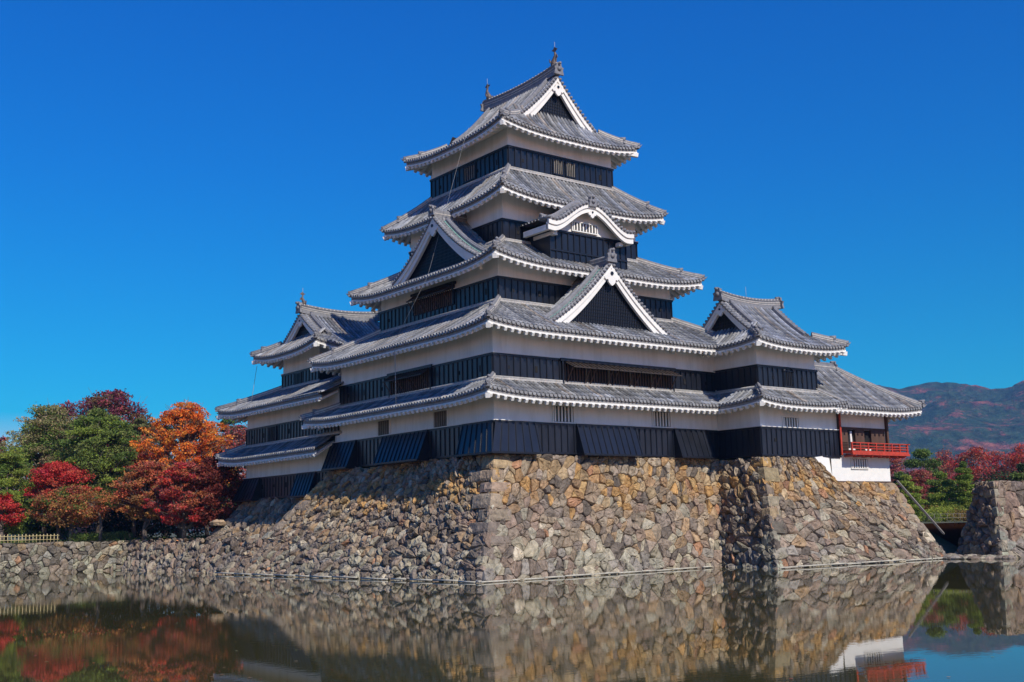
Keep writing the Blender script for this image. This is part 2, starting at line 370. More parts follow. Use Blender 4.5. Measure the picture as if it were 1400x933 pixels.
def gable(parent, G, e, no, zfun, wR, wL=None, bw=.5, panel=True, over=.45, lattice=True, name='gable', pend=1.0, copper=False, verge=True, panel_mat=None, apexdrop=0, zcut=None):
    """triangular gable: G centre point (z ignored), e lateral axis, no outward normal, zfun(w) roof height at lateral offset"""
    G = Vector((G[0], G[1], 0)); e = Vector(e); no = Vector(no); wL = wL or wR
    N = 22
    outer = MB(); inner = MB(); tl = MB(); cp = MB(); rg = MB()
    def P(w, dz, o): return G + e*w + no*o + Vector((0, 0, zfun(abs(w))+dz))
    for sgn, wm in ((1, wR), (-1, wL)):
        for (mb, o0, o1, t, b) in ((outer, over-.02, over-.16, -.10, -.10-bw*.42), (inner, over-.10, over-.28, -.10-bw*.36, -.10-bw)):
            for i in range(N):
                w0, w1 = sgn*wm*i/N, sgn*wm*(i+1)/N
                k0, k1 = 1+.25*(i/N), 1+.25*((i+1)/N)
                vs = [P(w0, b*k0, o1), P(w1, b*k1, o1), P(w1, b*k1, o0), P(w0, b*k0, o0), P(w0, t, o1), P(w1, t, o1), P(w1, t, o0), P(w0, t, o0)]
                mb.hexa(vs)
    g = MB()
    if panel:
        pts = [P(wR*i/14, -.25, 0) for i in range(14, -1, -1)] + [P(-wL*i/14, -.25, 0) for i in range(1, 15)]
        if zcut is not None:
            for p in pts: p.z = max(p.z, zcut+.01)
            pts = [Vector((pts[0].x, pts[0].y, zcut))] + pts + [Vector((pts[-1].x, pts[-1].y, zcut))]
        g.prism(pts, no*-.08)
    root = g.build(name, panel_mat or LATT, parent) if panel else outer.build(name, PLAST2, parent)
    if panel: outer.build('bargeboard', PLAST2, root)
    inner.build('inner_bargeboard', PLAST2, root)
    if lattice:
        lt = MB(); k = int(wR/.14); zb = zcut if zcut is not None else zfun(wR)-.25
        for i in range(-k, k+1):
            w = i*.14; zt = zfun(abs(w))-.3
            if zt-zb > .1: lt.obox(G+e*w+no*.03+Vector((0,0,(zt+zb)/2)), e*.028, no*.03, Vector((0,0,(zt-zb)/2)))
        z = zb+.2
        while z < zfun(0)-.6:
            w = 0
            while w < wR and zfun(w)-.35 > z: w += .1
            lt.obox(G+no*.02+Vector((0,0,z)), e*max(.05, w-.1), no*.02, Vector((0,0,.02))); z += .2
        lt.build('lattice', LACB, root)
    # pendant
    if pend:
        pm = MB(); za = zfun(0)-.10-bw*1.15; s_ = pend; o = lambda a, b: G + e*(a*s_) + no*(over-.12) + Vector((0, 0, za+b*s_))
        pm.prism([o(-.16, .35), o(-.34, .05), o(-.62, -.12), o(-.45, -.28), o(-.3, -.24), o(-.26, -.42), o(-.12, -.55), o(0, -.62), o(.12, -.55), o(.26, -.42), o(.3, -.24), o(.45, -.28), o(.62, -.12), o(.34, .05), o(.16, .35)], no*.12)
        pm.build('pendant', PLAST2, root)
        st = MB(); c = G+no*(over)+Vector((0,0,za+.12*s_)); st.prism([c+e*(.12*s_*math.cos(rad(60*q)))+Vector((0,0,.12*s_*math.sin(rad(60*q)))) for q in range(6)], no*.05); st.build('stud', LACB, root)
    if verge:
        for sgn, wm in ((1, wR), (-1, wL)):
            w = .18
            while w < wm+.02:
                z = zfun(w); t = Vector((e.x*sgn*.1, e.y*sgn*.1, zfun(w+.1)-z)).normalized(); up = t.cross(no)
                if up.z < 0: up = -up
                c = G+e*(w*sgn)+Vector((0,0,z+.02))
                tl.tube([c-no*.25, c+no*(over+.07)], .088, 8)
                slope = math.hypot(.1, zfun(w+.1)-z)/.1
                w += .27/slope
            # slab under the verge tiles
            for i in range(N):
                w0, w1 = sgn*wm*i/N, sgn*wm*(i+1)/N
                tl.hexa([P(w0,-.1,-.25), P(w1,-.1,-.25), P(w1,-.1,over), P(w0,-.1,over), P(w0,.0,-.25), P(w1,.0,-.25), P(w1,.0,over), P(w0,.0,over)])
            path = [P(sgn*wm*(1-i/12.), .05, -.32) for i in range(12)]
            rg.sweep(path, [(-.13, -.1), (.13, -.1), (.13, .2), (.06, .27), (-.06, .27), (-.13, .2)])
            rg.tube([p+Vector((0,0,.28)) for p in path], .08, 7)
            if copper:
                cp.sweep([P(sgn*wm*(1-i/12.), .06, -.14) for i in range(12)], [(-.05, 0), (.05, 0), (.05, .05), (-.05, .05)])
        tl.build('verge_tiles', RIDGE, root); rg.build('verge_ridge', RIDGE, root)
        if copper: cp.build('copper_flashing', COPPER, root)
    return root

def wall_storey(parent, x0, y0, x1, y1, zb, zd, zt, sides='SW', bat=.46, ledge=True, proud=.06, bskip=()):
    w = MB(); w.box((x0, y0, zb), (x1, y1, zt)); wo = w.build('plaster_wall', PLASTER, parent)
    b = MB(); t = MB(); l = MB(); h = MB()
    b.box((x0-proud, y0-proud, zb-.03), (x1+proud, y1+proud, zd-.004))
    def run(p, q, no):
        p = Vector(p); q = Vector(q); no = Vector(no); L = (q-p).length; e = (q-p)/L
        n = max(2, round(L/bat))
        for i in range(n+1):
            c = p+e*(L*i/n); t.obox(c+no*(proud+.02)+Vector((0,0,(zb+zd)/2)), e*.035, no*.03, Vector((0,0,(zd-zb)/2-.03)))
        for z, hh in ((zd-.06, .06), (zb+.05, .05)):
            t.obox((p+q)/2+no*(proud+.02)+Vector((0,0,z)), e*(L/2+proud+.045), no*.045, Vector((0,0,hh)))
        if ledge:
            l.obox((p+q)/2+no*(proud+.02)+Vector((0,0,zd+.025)), e*(L/2+proud+.05), no*.075, Vector((0,0,.022)))
        k = max(1, int(L/1.9))
        for i in range(k):
            c = p+e*(L*(i+.5)/k)
            tooclose = any(a < (c.x if abs(e.x) > .5 else c.y) < b_ and s_ == ('S' if abs(e.x) > .5 else 'W') for s_, a, b_ in bskip)
            if not tooclose:
                hh = .17 if i % 2 else .1
                h.obox(c+no*(proud+.012)+Vector((0,0,zb+(zd-zb)*.55)), e*.09, no*.02, Vector((0,0,hh)))
    if 'S' in sides: run((x0, y0, 0), (x1, y0, 0), (0,-1,0))
    if 'W' in sides: run((x0, y1, 0), (x0, y0, 0), (-1,0,0))
    if 'E' in sides: run((x1, y0, 0), (x1, y1, 0), (1,0,0))
    bo = b.build('black_boarding', LACQ, parent)
    t.build('battens', LACB, bo); l.build('ledge', PLAST2, bo); h.build_each('loophole', INSHADE, bo)
    return wo

def barred(parent, c, e, no, hw, hh, n, frame=LACB, bar=PLAST2, depth=.03, bw=.05, name='window', label=None):
    c = Vector(c); e = Vector(e); no = Vector(no); zz = Vector((0,0,1))
    m = MB(); m.obox(c+no*(.012+depth), e*hw, no*.012, zz*hh); o = m.build(name, INSHADE, parent)
    if label: o['label'] = label
    b = MB()
    for i in range(n):
        w = -hw + 2*hw*(i+.5)/n
        b.obox(c+no*(.05+depth)+e*w, e*bw/2, no*.025, zz*(hh-.02))
    b.build('window_bars', bar, o)
    f = MB()
    for s_ in (-1, 1):
        f.obox(c+no*(.045+depth)+e*(s_*(hw+.03)), e*.035, no*.04, zz*(hh+.06))
        f.obox(c+no*(.045+depth)+zz*(s_*(hh+.03)), e*(hw-.006), no*.04, zz*.03)
    f.build('window_frame', frame, o)
    return o

def dropbox(parent, a, b, e, no, p0, zt, zb, depth, ca=False, cb=False, label=None):
    """splayed machicolation skirt between lateral a..b on a wall through p0"""
    p0 = Vector(p0); e = Vector(e); no = Vector(no); zz = Vector((0,0,1))
    fa = -depth if ca else .12; fb = depth if cb else -.12
    T = lambda w, o, z: p0+e*w+no*o+zz*z
    m = MB()
    m.hexa([T(a+(fa if ca else 0), depth, zb), T(b+(fb if cb else 0), depth, zb), T(b, .04, zb), T(a, .04, zb), T(a, .14, zt), T(b, .14, zt), T(b, .04, zt), T(a, .04, zt)])
    o = m.build('stone_drop_box', LACQ, parent)
    if label: o['label'] = label
    t = MB(); n = max(2, round((b-a)/.46))
    for i in range(n+1):
        u = i/n; w0 = lerp(a, b, u); w1 = lerp(a+(fa if ca else 0), b+(fb if cb else 0), u)
        P, Q = T(w0, .16, zt-.02), T(w1, depth+.02, zb+.02)
        t.obox((P+Q)/2, e*.035, (P-Q)/2, no*.025)
    for z, k in ((zt-.05, .0), (zb+.05, 1.)):
        A = T(a+(fa if ca else 0)*k, lerp(.16, depth+.02, k), z); B = T(b+(fb if cb else 0)*k, lerp(.16, depth+.02, k), z)
        t.bar(A, B, .06, .1)
    t.build('drop_box_battens', LACB, o)
    l = MB(); l.obox(T((a+b)/2, .12, zt+.03), e*((b-a)/2+.05), no*.09, zz*.02); l.build('ledge', PLAST2, o)
    return o

def shachi(rf_parent, p, face, s=1.0, name='dolphin_fish_finial'):
    p = Vector(p); face = Vector(face); m = MB()
    pts = [p+face*(.12*s)+Vector((0,0,-.05)), p+face*(.16*s)+Vector((0,0,.18*s)), p+face*(.02*s)+Vector((0,0,.42*s)), p-face*(.08*s)+Vector((0,0,.66*s)), p-face*(.02*s)+Vector((0,0,.88*s)), p+face*(.10*s)+Vector((0,0,1.02*s))]
    m.tube(pts, [.2*s, .21*s, .15*s, .1*s, .07*s, .03*s], 8)
    sd = Vector((-face.y, face.x, 0))
    q = pts[4]
    m.prism([q, q-face*.30*s+Vector((0,0,.16*s)), q-face*.16*s+Vector((0,0,.26*s)), q+Vector((0,0,.38*s)), q+face*.12*s+Vector((0,0,.22*s)), q+face*.30*s+Vector((0,0,.20*s))], sd*.05*s)
    for k in (-1, 1):
        q = pts[1]; m.prism([q+sd*k*.14*s, q+sd*k*.34*s+Vector((0,0,.18*s)), q+sd*k*.30*s+Vector((0,0,-.06*s))], face*.05)
    q = pts[2]; m.prism([q-face*.1*s, q-face*.34*s+Vector((0,0,.02)), q-face*.28*s+Vector((0,0,.24*s)), q-face*.12*s+Vector((0,0,.26*s))], sd*.05*s)
    o = m.build(name, BRONZE, rf_parent)
    r = MB(); r.tube([pts[4], pts[4]+Vector((0,0,.75*s))], .014, 5); r.build('lightning_rod', METAL, o)
    return o

S, N_, E_, W_ = Vector((0,-1,0)), Vector((0,1,0)), Vector((1,0,0)), Vector((-1,0,0))
# ================================================================== MAIN KEEP
keep = thing('castle_keep', (8.7, 8.3, 6.4), 'tallest black and white castle keep with five grey tiled roofs, in the centre', 'castle keep')
wall_storey(keep, 0, 0, 17.4, 17.4, 6.5, 8.2, 9.9, bskip=(('S', -1, 18), ('W', -1, 18)))
wall_storey(keep, .01, .01, 17.39, 16.6, 10.2, 11.83, 13.7, bskip=(('S', 3.3, 14), ('W', 5, 11)))
wall_storey(keep, 1.9, 1.9, 15.6, 14.7, 15.0, 16.6, 18.0, bskip=(('W', 5.5, 11),))
wall_storey(keep, 3.35, 3.3, 14.1, 13.3, 18.9, 20.5, 22.7)
wall_storey(keep, 4.5, 4.1, 12.95, 12.45, 23.7, 25.42, 27.0, bskip=(('S', 7.3, 10.3),))
# roofs, bottom to top
r = Roof(); skirt(r, -1.45, -1.45, 18.6, 19.1, 0, 0, 17.3, 16.6, 9.55, 10.42, .28); r.flush(keep)
r = Roof(); skirt(r, -1.37, -1.5, 18.9, 18.1, 1.9, 1.9, 15.6, 14.7, 13.17, 15.15, .32, .85); r.flush(keep)
r = Roof(); skirt(r, .55, .4, 17.0, 16.3, 3.35, 3.3, 14.1, 13.3, 17.38, 19.15, .45, .8); r.flush(keep)
r = Roof(); skirt(r, 2.2, 1.75, 15.2, 14.8, 4.5, 4.1, 12.95, 12.45, 21.68, 23.93, .45, .8); r.flush(keep)

def irimoya(rf, parent, ex0, ey0, ex1, ey1, axis, iA, iB, dh, ze, zr, lift, a, over, bw, pend, ridge_h=.62, shachis=1.0, sides=(True, True), hb=.45):
    """hip-and-gable roof; axis = ridge direction; iA/iB = distance of each gable from its eave; dh = hip depth on the main slopes"""
    if axis == 'y':
        L = ey1-ey0; D = (ex1-ex0)/2; cx = (ex0+ex1)/2
        O1, e1, n1 = (ex0, ey1, 0), (0,-1,0), (1,0,0); O2, e2, n2 = (ex1, ey0, 0), (0,1,0), (-1,0,0)
        A = (Vector((cx, ey0+iA, 0)), Vector((0,-1,0)), Vector((1,0,0))); B = (Vector((cx, ey1-iB, 0)), Vector((0,1,0)), Vector((-1,0,0)))
        endA = ((ex0, ey0, 0), (1,0,0), (0,1,0)); endB = ((ex1, ey1, 0), (-1,0,0), (0,-1,0)); LE = ex1-ex0
        i1 = (iB, iA); i2 = (iA, iB)
    else:
        L = ex1-ex0; D = (ey1-ey0)/2; cy = (ey0+ey1)/2
        O1, e1, n1 = (ex0, ey0, 0), (1,0,0), (0,1,0); O2, e2, n2 = (ex1, ey1, 0), (-1,0,0), (0,-1,0)
        A = (Vector((ex0+iA, cy, 0)), Vector((-1,0,0)), Vector((0,-1,0))); B = (Vector((ex1-iB, cy, 0)), Vector((1,0,0)), Vector((0,1,0)))
        endA = ((ex0, ey1, 0), (0,-1,0), (1,0,0)); endB = ((ex1, ey0, 0), (0,1,0), (-1,0,0)); LE = ey1-ey0
        i1 = (iA, iB); i2 = (iB, iA)
    zf = prof(ze, zr, D, a)
    rf.face(O1, e1, n1, L, D, dh, i1[0], i1[1], zf, lift, over)
    rf.face(O2, e2, n2, L, D, dh, i2[0], i2[1], zf, lift, over)
    for (O, e, n), ii in ((endA, iA), (endB, iB)):
        rf.face(O, e, n, LE, ii+.6, ii, dh, dh, (lambda d, ii=ii: zf(d*dh/ii)), lift, over)
    zfw = lambda w: zf(D-w)
    roots = []
    # ridge
    (GA, nA, eA), (GB, nB, eB) = A, B
    P0 = GA + nA*.0 + Vector((0,0,zr)); P1 = GB + nB*.0 + Vector((0,0,zr))
    path = [P0.lerp(P1, k/12) + Vector((0,0,.22*abs(k/6-1)**2)) for k in range(13)]
    rf.new('main_ridge'); rf.ridge.sweep(path, [(-.2,-.15), (.2,-.15), (.16,ridge_h*.75), (.2, ridge_h*.8), (.2, ridge_h*.88), (-.2, ridge_h*.88), (-.2, ridge_h*.8), (-.16,ridge_h*.75)])
    rf.ridge.tube([p+Vector((0,0,ridge_h*.95)) for p in path], .11, 8)
    for k in range(1, 3): rf.ridge.sweep([p+Vector((0,0,ridge_h*.25*k)) for p in path], [(-.2, 0), (.2, 0), (.2, .035), (-.2, .035)], MC)
    k = 0; Lr = (P1-P0).length
    sdv = eA
    while k < Lr:   # little round ends along the ridge cap
        c = P0.lerp(P1, k/Lr) + Vector((0,0,ridge_h*.95+.22*abs(2*k/Lr-1)**2))
        rf.ridge.obox(c, sdv*.17, (P1-P0).normalized()*.045, Vector((0,0,.045)), MC); k += .3
    rf.onigawara(P0+Vector((0,0,.15)), nA, .62); rf.onigawara(P1+Vector((0,0,.15)), nB, .62)
    # hips
    for (O, e, n, iX) in ((O1, e1, n1, i1[0]), (O2, e2, n2, i2[0])):
        O = Vector(O); e = Vector(e); n = Vector(n)
        for rev in (0, 1):
            ii = (i1 if O == Vector(O1) else i2)[rev]
            pts = []
            for j in range(9):
                t = j/8; s_ = ii*t if not rev else L-ii*t
                pts.append(O+e*s_+n*(dh*t)+Vector((0,0,zf(dh*t)+lift*(1-t)+.03)))
            rf.hip(pts, orn=False)
            dd = (pts[0]-pts[1]).normalized()
            up = [p+Vector((0,0,.15)) for p in pts[3:]]
            rf.hip(up, w=.11, h=.14, orn=False); rf.onigawara(up[0]-Vector((0,0,.1)), up[0]-up[1], .32)
            rf.onigawara(pts[0]-Vector((0,0,.05)), dd, .26)
            rf.new('corner_tip'); rf.ridge.tube([pts[0], pts[0]+dd*.22+Vector((0,0,.10)), pts[0]+dd*.34+Vector((0,0,.26))], [.06, .045, .02], 6)
            rf.rafter.bar(pts[0]+Vector((0,0,-.55))+dd*.03, pts[4]+Vector((0,0,-.62)), .22, .26)
    t = rf.flush(parent)
    for (G, no, e), ok, ii in ((A, sides[0], iA), (B, sides[1], iB)):
        if ok:
            Gp = G - no*.45
            gable(t, Gp, e, no, zfw, D-dh+.02, bw=bw, pend=pend, over=.45, zcut=zf(dh)-.05, lattice=(ok != 'plain'))
    if shachis:
        shachi(t, P0+Vector((0,0,ridge_h+.2))-nA*.25, -nA, shachis); shachi(t, P1+Vector((0,0,ridge_h+.2))-nB*.25, -nB, shachis)
    return t
irimoya(Roof(), keep, 3.2, 2.95, 14.25, 13.6, 'y', 1.25, 1.6, 2.25, 26.35, 30.9, .45, .45, 1.15, .66, .8, shachis=.95)

# ---- triangular dormers
def dormer(parent, G, e, no, back, W, zb, za, a, bw, pend, name, label, copper=True, orn=.8, row0=.45):
    G = Vector(G); e = Vector(e); no = Vector(no)
    zf = prof(zb, za, W, a); zfw = lambda w: zf(W-w)
    rf = Roof()
    for sg in (1, -1):
        O = G + e*(W*sg) + no*row0
        ed = -no
        rf.face(O, ed, -e*sg, back+row0, W, 0, 0, 0, zf, 0, .3, eave=False)
    path = [Vector((G.x, G.y, za))+no*(row0-.05), Vector((G.x, G.y, za))-no*(back*.5), Vector((G.x, G.y, za))-no*back]
    rf.new('main_ridge'); rf.ridge.sweep(path, [(-.17,-.15), (.17,-.15), (.15,.35), (-.15,.35)]); rf.ridge.tube([p+Vector((0,0,.38)) for p in path], .1, 8)
    rf.ridge.sweep([p+Vector((0,0,.15)) for p in path], [(-.175, 0), (.175, 0), (.175, .05), (-.175, .05)], MC)
    rf.onigawara(path[0]+Vector((0,0,.1)), no, orn)
    t = rf.flush(parent, name, label)
    gable(t, (G.x, G.y, 0), e, no, zfw, W-.05, bw=bw, pend=pend, over=row0, copper=copper, zcut=None)
    return t
dormer(keep, (8.45, -.0, 0), (1,0,0), S, 3.2, 5.15, 13.55, 17.75, .62, .60, 1.0, 'gabled_dormer', 'large triangular gabled dormer with white bargeboards facing the moat', orn=.62)
dormer(keep, (1.35, 7.05, 0), (0,-1,0), W_, 3.5, 4.7, 17.75, 21.15, .62, .52, .9, 'gabled_dormer', 'steeper triangular gabled dormer on the shaded side of the third roof', orn=.5)

# ---- curved gable bay (karahafu)
bay = MB(); bay.box((5.3, 1.35, 18.0), (11.35, 3.4, 19.72)); bo = bay.build('dormer_bay', LACQ, keep); bo['label'] = 'black boarded bay under the undulating curved gable'
t = MB()
for i in range(14): t.obox((5.3+6.05*i/13, 1.32, 18.85), (.035,0,0), (0,.03,0), (0,0,.85))
t.obox((8.32, 1.31, 19.68), (3.08,0,0), (0,.05,0), (0,0,.06)); t.obox((8.32, 1.31, 18.5), (3.08,0,0), (0,.04,0), (0,0,.05)); t.build('battens', LACB, bo)
KW = 3.35; KX = 8.0
def kz(w):
    w = abs(w); u = min(1, w/(KW*.86)); z = 20.12 + 1.38*(.5*(1+math.cos(math.pi*u)))**.85
    if w > KW*.8: z += .06*((w-KW*.8)/(KW*.2))**2
    return z
rf = Roof()
for sg in (1, -1):
    rf.face(Vector((KX+sg*KW, .55, 0)), (0,1,0), (-sg,0,0), 3.0, KW, 0, 0, 0, (lambda d: kz(KW-d)), 0, .3, eave=False, tseg=.3)
rf.new('main_ridge'); rf.ridge.sweep([Vector((KX, y, 21.4)) for y in (.6, 1.8, 3.2)], [(-.16,-.1), (.16,-.1), (.14,.26), (-.14,.26)]); rf.ridge.tube([Vector((KX, y, 21.66)) for y in (.55, 3.2)], .1, 8)
rf.onigawara(Vector((KX, .6, 21.35)), S, .5)
kt = rf.flush(keep, 'curved_gable_roof', 'undulating curved gable roof over the bay')
gable(kt, (KX, 1.05, 0), (1,0,0), S, kz, KW, bw=.46, pend=.5, over=.5, panel=False, lattice=False)
p = MB(); pts = [Vector((KX+KW*.84*k/12, 1.33, kz(KW*.84*k/12)-.2)) for k in range(-12, 13)]
p.prism([Vector((KX-KW*.84, 1.33, 19.74))]+pts+[Vector((KX+KW*.84, 1.33, 19.74))], (0,.1,0)); po = p.build('white_gable_panel', PLAST2, kt)
s = MB()
for sx in (-1, 1):   # white undersides and side beams of the curved eave
    s.box((KX+sx*KW-.22, .75, 19.45), (KX+sx*KW+.10*0+.22*0, 3.0, 19.78)) if sx > 0 else s.box((KX-KW, .75, 19.45), (KX-KW+.22, 3.0, 19.78))
    s.box((KX+sx*(KW-.75)-.16, .95, 19.3), (KX+sx*(KW-.75)+.16, 2.8, 19.52))
s.build_each('eave_beam', PLAST2, kt)
barred(bo, (7.95, 1.32, 20.12), (1,0,0), S, .95, .25, 8, frame=PLAST2, bar=PLAST2, bw=.1, name='slit_window')

# ---- windows and openings of the keep
for x in (4.78, 12.4): barred(keep, (x, 0, 8.72), (1,0,0), S, .72, .44, 6, frame=PLASTER, bar=PLASTER, bw=.11, name='barred_window', depth=.0)
for y in (11.2, 5.0): barred(keep, (0, y, 8.7), (0,-1,0), W_, .68, .44, 6, frame=PLASTER, bar=WOODG, bw=.11, name='barred_window', depth=.0)
for x in (8.33, 9.36): barred(keep, (x, 4.1, 24.7), (1,0,0), S, .37, .44, 5, frame=LACB, bar=WOODG, bw=.045, name='barred_window', depth=.06)
for y in (8.0,): barred(keep, (4.5, y, 24.7), (0,-1,0), W_, .6, .44, 5, frame=LACB, bar=WOODG, bw=.05, name='barred_window', depth=.06)
def opening(c, e, no, hw, hh, label, panels, out, prop=True):
    c = Vector(c); e = Vector(e); no = Vector(no); zz = Vector((0,0,1))
    m = MB(); m.obox(c+no*.09, e*hw, no*.015, zz*hh); o = m.build('lattice_opening', INSHADE, keep); o['label'] = label
    b = MB(); n = int(hw*2/.21)
    for i in range(n): b.obox(c+no*.13+e*(-hw+2*hw*(i+.5)/n), e*.045, no*.03, zz*(hh-.02))
    b.build('brown_slats', WOOD, o)
    f = MB(); f.obox(c+no*.13+zz*(hh+.07), e*(hw+.25), no*.09, zz*.08)
    for s_ in (-1, 1): f.obox(c+no*.12+e*(s_*(hw+.06)), e*.06, no*.06, zz*(hh-.01))
    f.build('window_frame', LACB, o)
    a = MB(); pr_ = MB()
    for i in range(panels):
        w0, w1 = -hw+2*hw*i/panels+.03, -hw+2*hw*(i+1)/panels-.03
        T = lambda w, q, z: c+e*w+no*q+zz*(hh+z)
        A = [T(w0, .16, -.02), T(w1, .16, -.02), T(w1, out, -.42), T(w0, out, -.42)]
        a.hexa([p-zz*.045 for p in A]+[p for p in A])
        for k in range(5):
            u = (k+.5)/5; a.bar(A[0].lerp(A[1], u)+zz*.02, A[3].lerp(A[2], u)+zz*.02, .05, .04)
        for s_ in (w0+.18, w1-.18): pr_.bar(T(s_, .15, -1.2), T(s_-.15, out-.1, -.43), .045, .045)
        a.bar(A[3], A[2], .05, .07)
    a.build('propped_shutters', DKWOOD, o); pr_.build_each('shutter_prop', WOOD, o)
opening((9.1, 0, 11.02), (1,0,0), S, 4.28, .68, 'long dark latticed opening under five propped-up shutters', 5, .98)
opening((0, 8.1, 11.1), (0,-1,0), W_, 2.2, .66, 'dark latticed opening under raised shutters on the shaded side', 3, .7)
opening((1.9, 8.4, 16.3), (0,-1,0), W_, 2.15, .62, 'brown latticed opening below the triangular dormer', 3, .7)
# ---- stone-drop boxes
ZB, ZT = 6.42, 8.2
dropbox(keep, 0, 2.66, (1,0,0), S, (0,0,0), ZT, ZB, .62, ca=True, label='splayed black drop box at the near corner')
dropbox(keep, -2.66, 0, (0,-1,0), W_, (0,0,0), ZT, ZB, .62, cb=True)
dropbox(keep, 5.66, 10.1, (1,0,0), S, (0,0,0), ZT, ZB, .72)
dropbox(keep, 13.35, 16.2, (1,0,0), S, (0,0,0), ZT, ZB, .72)
dropbox(keep, -11.1, -6.2, (0,-1,0), W_, (0,0,0), ZT, ZB, .85)
dropbox(keep, -17.6, -14.4, (0,-1,0), W_, (0,0,0), ZT, ZB, .85)
m = MB(); m.tube([(3.1, 6.2, 26.9), (2.75, 6.2, 26.0), (.5, 7.0, 17.4), (-.95, 8.8, 13.2)], .008, 5); m.tube([(-1.38, 7.7, 13.0), (-1.32, 7.7, 9.6)], .02, 5); m.build('lightning_cable', METAL, keep)

# ================================================================== SMALL NORTH TURRET
inui = thing('corner_turret', (6, 25, 5), 'smaller three-tiered castle turret on the shaded left side, beside the orange tree', 'castle turret')
wall_storey(inui, 0, 17.6, 11, 31.0, 4.95, 6.5, 8.3)
wall_storey(inui, .02, 16.9, 11, 30.98, 8.7, 10.15, 11.9)
wall_storey(inui, 1.2, 21.9, 9, 27.5, 12.4, 13.95, 15.7, bskip=(('W', 23, 26),))
r = Roof()
skirt(r, -1.5, 15.2, 12.5, 32.7, 0, 16.6, 11, 31.0, 7.82, 8.78, .3, sides='WN', orn=True, openS=17.3); r.flush(inui)
r = Roof()
skirt(r, -1.55, 15.0, 12.5, 32.8, 1.2, 21.8, 9.0, 27.5, 11.35, 12.8, .32, sides='WN', orn=True, openS=16.65)
r.face((-1.55, 21.8, 0), (0,-1,0), (1,0,0), 5.6, 6.0, 0, 0, 0, prof(11.35, 14.35, 6.0, .85), 0, 1.3, eave=False)
r.flush(inui)
irimoya(Roof(), inui, -.35, 19.55, 9.2, 29.35, 'x', 1.3, 1.8, 2.0, 15.08, 18.0, .42, .65, 1.4, .42, .6, ridge_h=.5, shachis=.75)
dropbox(inui, -31.0, -28.4, (0,-1,0), W_, (0,0,0), 6.5, 4.85, .75, ca=True)
dropbox(inui, -22.4, -19.8, (0,-1,0), W_, (0,0,0), 6.5, 4.85, .75)
for y in (24.9,): barred(inui, (1.2, y, 13.25), (0,-1,0), W_, .42, .5, 5, frame=LACB, bar=LACB, bw=.05, name='pointed_window', depth=.06)
barred(inui, (0, 26.5, 9.5), (0,-1,0), W_, .6, .5, 5, frame=LACB, bar=LACB, bw=.05, name='barred_window', depth=.06)
m = MB(); m.tube([(-.2, 29.0, 14.7), (-.6, 29.2, 11.4)], .018, 5); m.build('lightning_cable', METAL, inui)

# ================================================================== SOUTH-EAST TURRET
tat = thing('corner_turret', (20, -1, 6.4), 'small two-tiered black and white turret projecting beside the red balcony', 'castle turret')
wall_storey(tat, 17.3, -3.4, 24.7, 1.6, 6.45, 8.18, 10.1, bskip=(('W', -9, 9),))
wall_storey(tat, 17.3, -3.4, 22.85, 1.4, 10.3, 11.93, 13.8, sides='SWE', bskip=(('S', 19, 21.3), ('W', -9, 9)))
r = Roof(); skirt(r, 15.95, -4.75, 24.2, 2.8, 17.3, -3.4, 22.85, 1.4, 9.6, 10.46, .28, sides='SW', orn=True)
r.hip([Vector((24.3-1.45*k/6, -4.72+1.35*k/6, 9.58+.98*k/6)) for k in range(7)][1:], orn=False)
r.flush(tat)
irimoya(Roof(), tat, 15.95, -4.75, 24.35, 2.75, 'x', 1.0, 1.75, 1.25, 13.14, 16.2, .3, .7, 1.3, .42, .6, ridge_h=.45, shachis=0)
barred(tat, (20.1, -3.4, 8.52), (1,0,0), S, .72, .3, 6, frame=PLASTER, bar=PLASTER, bw=.1, name='barred_window', depth=0)
o = barred(tat, (20.1, -3.4, 11.2), (1,0,0), S, .4, .46, 5, frame=LACB, bar=LACB, bw=.05, name='pointed_window', depth=.06)
m = MB(); m.tube([(20.1+.44*math.cos(rad(a)), -3.52, 11.6+.32*math.sin(rad(a))) for a in range(0, 181, 20)], .045, 6); m.build('pointed_arch', LACB, o)
m = MB(); m.tube([(19.5, -1, 16.5), (19.5, -1, 17.4)], .012, 5); m.build('lightning_rod', METAL, tat)

# ================================================================== MOON-VIEWING PAVILION
tsu = thing('moon_viewing_pavilion', (27.5, -1, 5), 'low open pavilion with red railed balcony, white base and broad hipped tile roof', 'pavilion')
m = MB(); m.box((24.75, -3.35, 8.45), (30.05, 1.4, 9.35)); m.box((28.2, .6, 6.9), (30.0, 1.38, 8.45)); m.build('plaster_wall', PLASTER, tsu)
m = MB(); m.hexa([(22.7, -3.5, 6.42), (30.0, -3.42, 6.42), (30.0, 1.4, 6.42), (22.7, 1.4, 6.42)][:0] or [(23.7, -3.42, 4.98), (30.02, -3.42, 4.98), (30.02, 1.4, 4.98), (23.7, 1.4, 4.98), (23.7, -3.42, 6.6), (30.02, -3.42, 6.6), (30.02, 1.4, 6.6), (23.7, 1.4, 6.6)])
m.hexa([(23.71, -3.62, 4.98), (23.76, -3.425, 4.98), (23.76, -3.3, 4.98), (23.7, -3.5, 4.98), (22.0, -3.62, 6.42), (23.76, -3.425, 6.6), (23.76, -3.3, 6.6), (22.0, -3.5, 6.42)])
wb = m.build('white_base_wall', PLAST2, tsu)
m = MB(); m.box((23.6, -3.50, 4.88), (30.1, 1.4, 4.975)); m.build('sill', WOOD, wb)
barred(wb, (26.72, -3.42, 6.1), (1,0,0), S, .85, .3, 7, frame=PLAST2, bar=PLAST2, bw=.12, name='slit_window', depth=0)
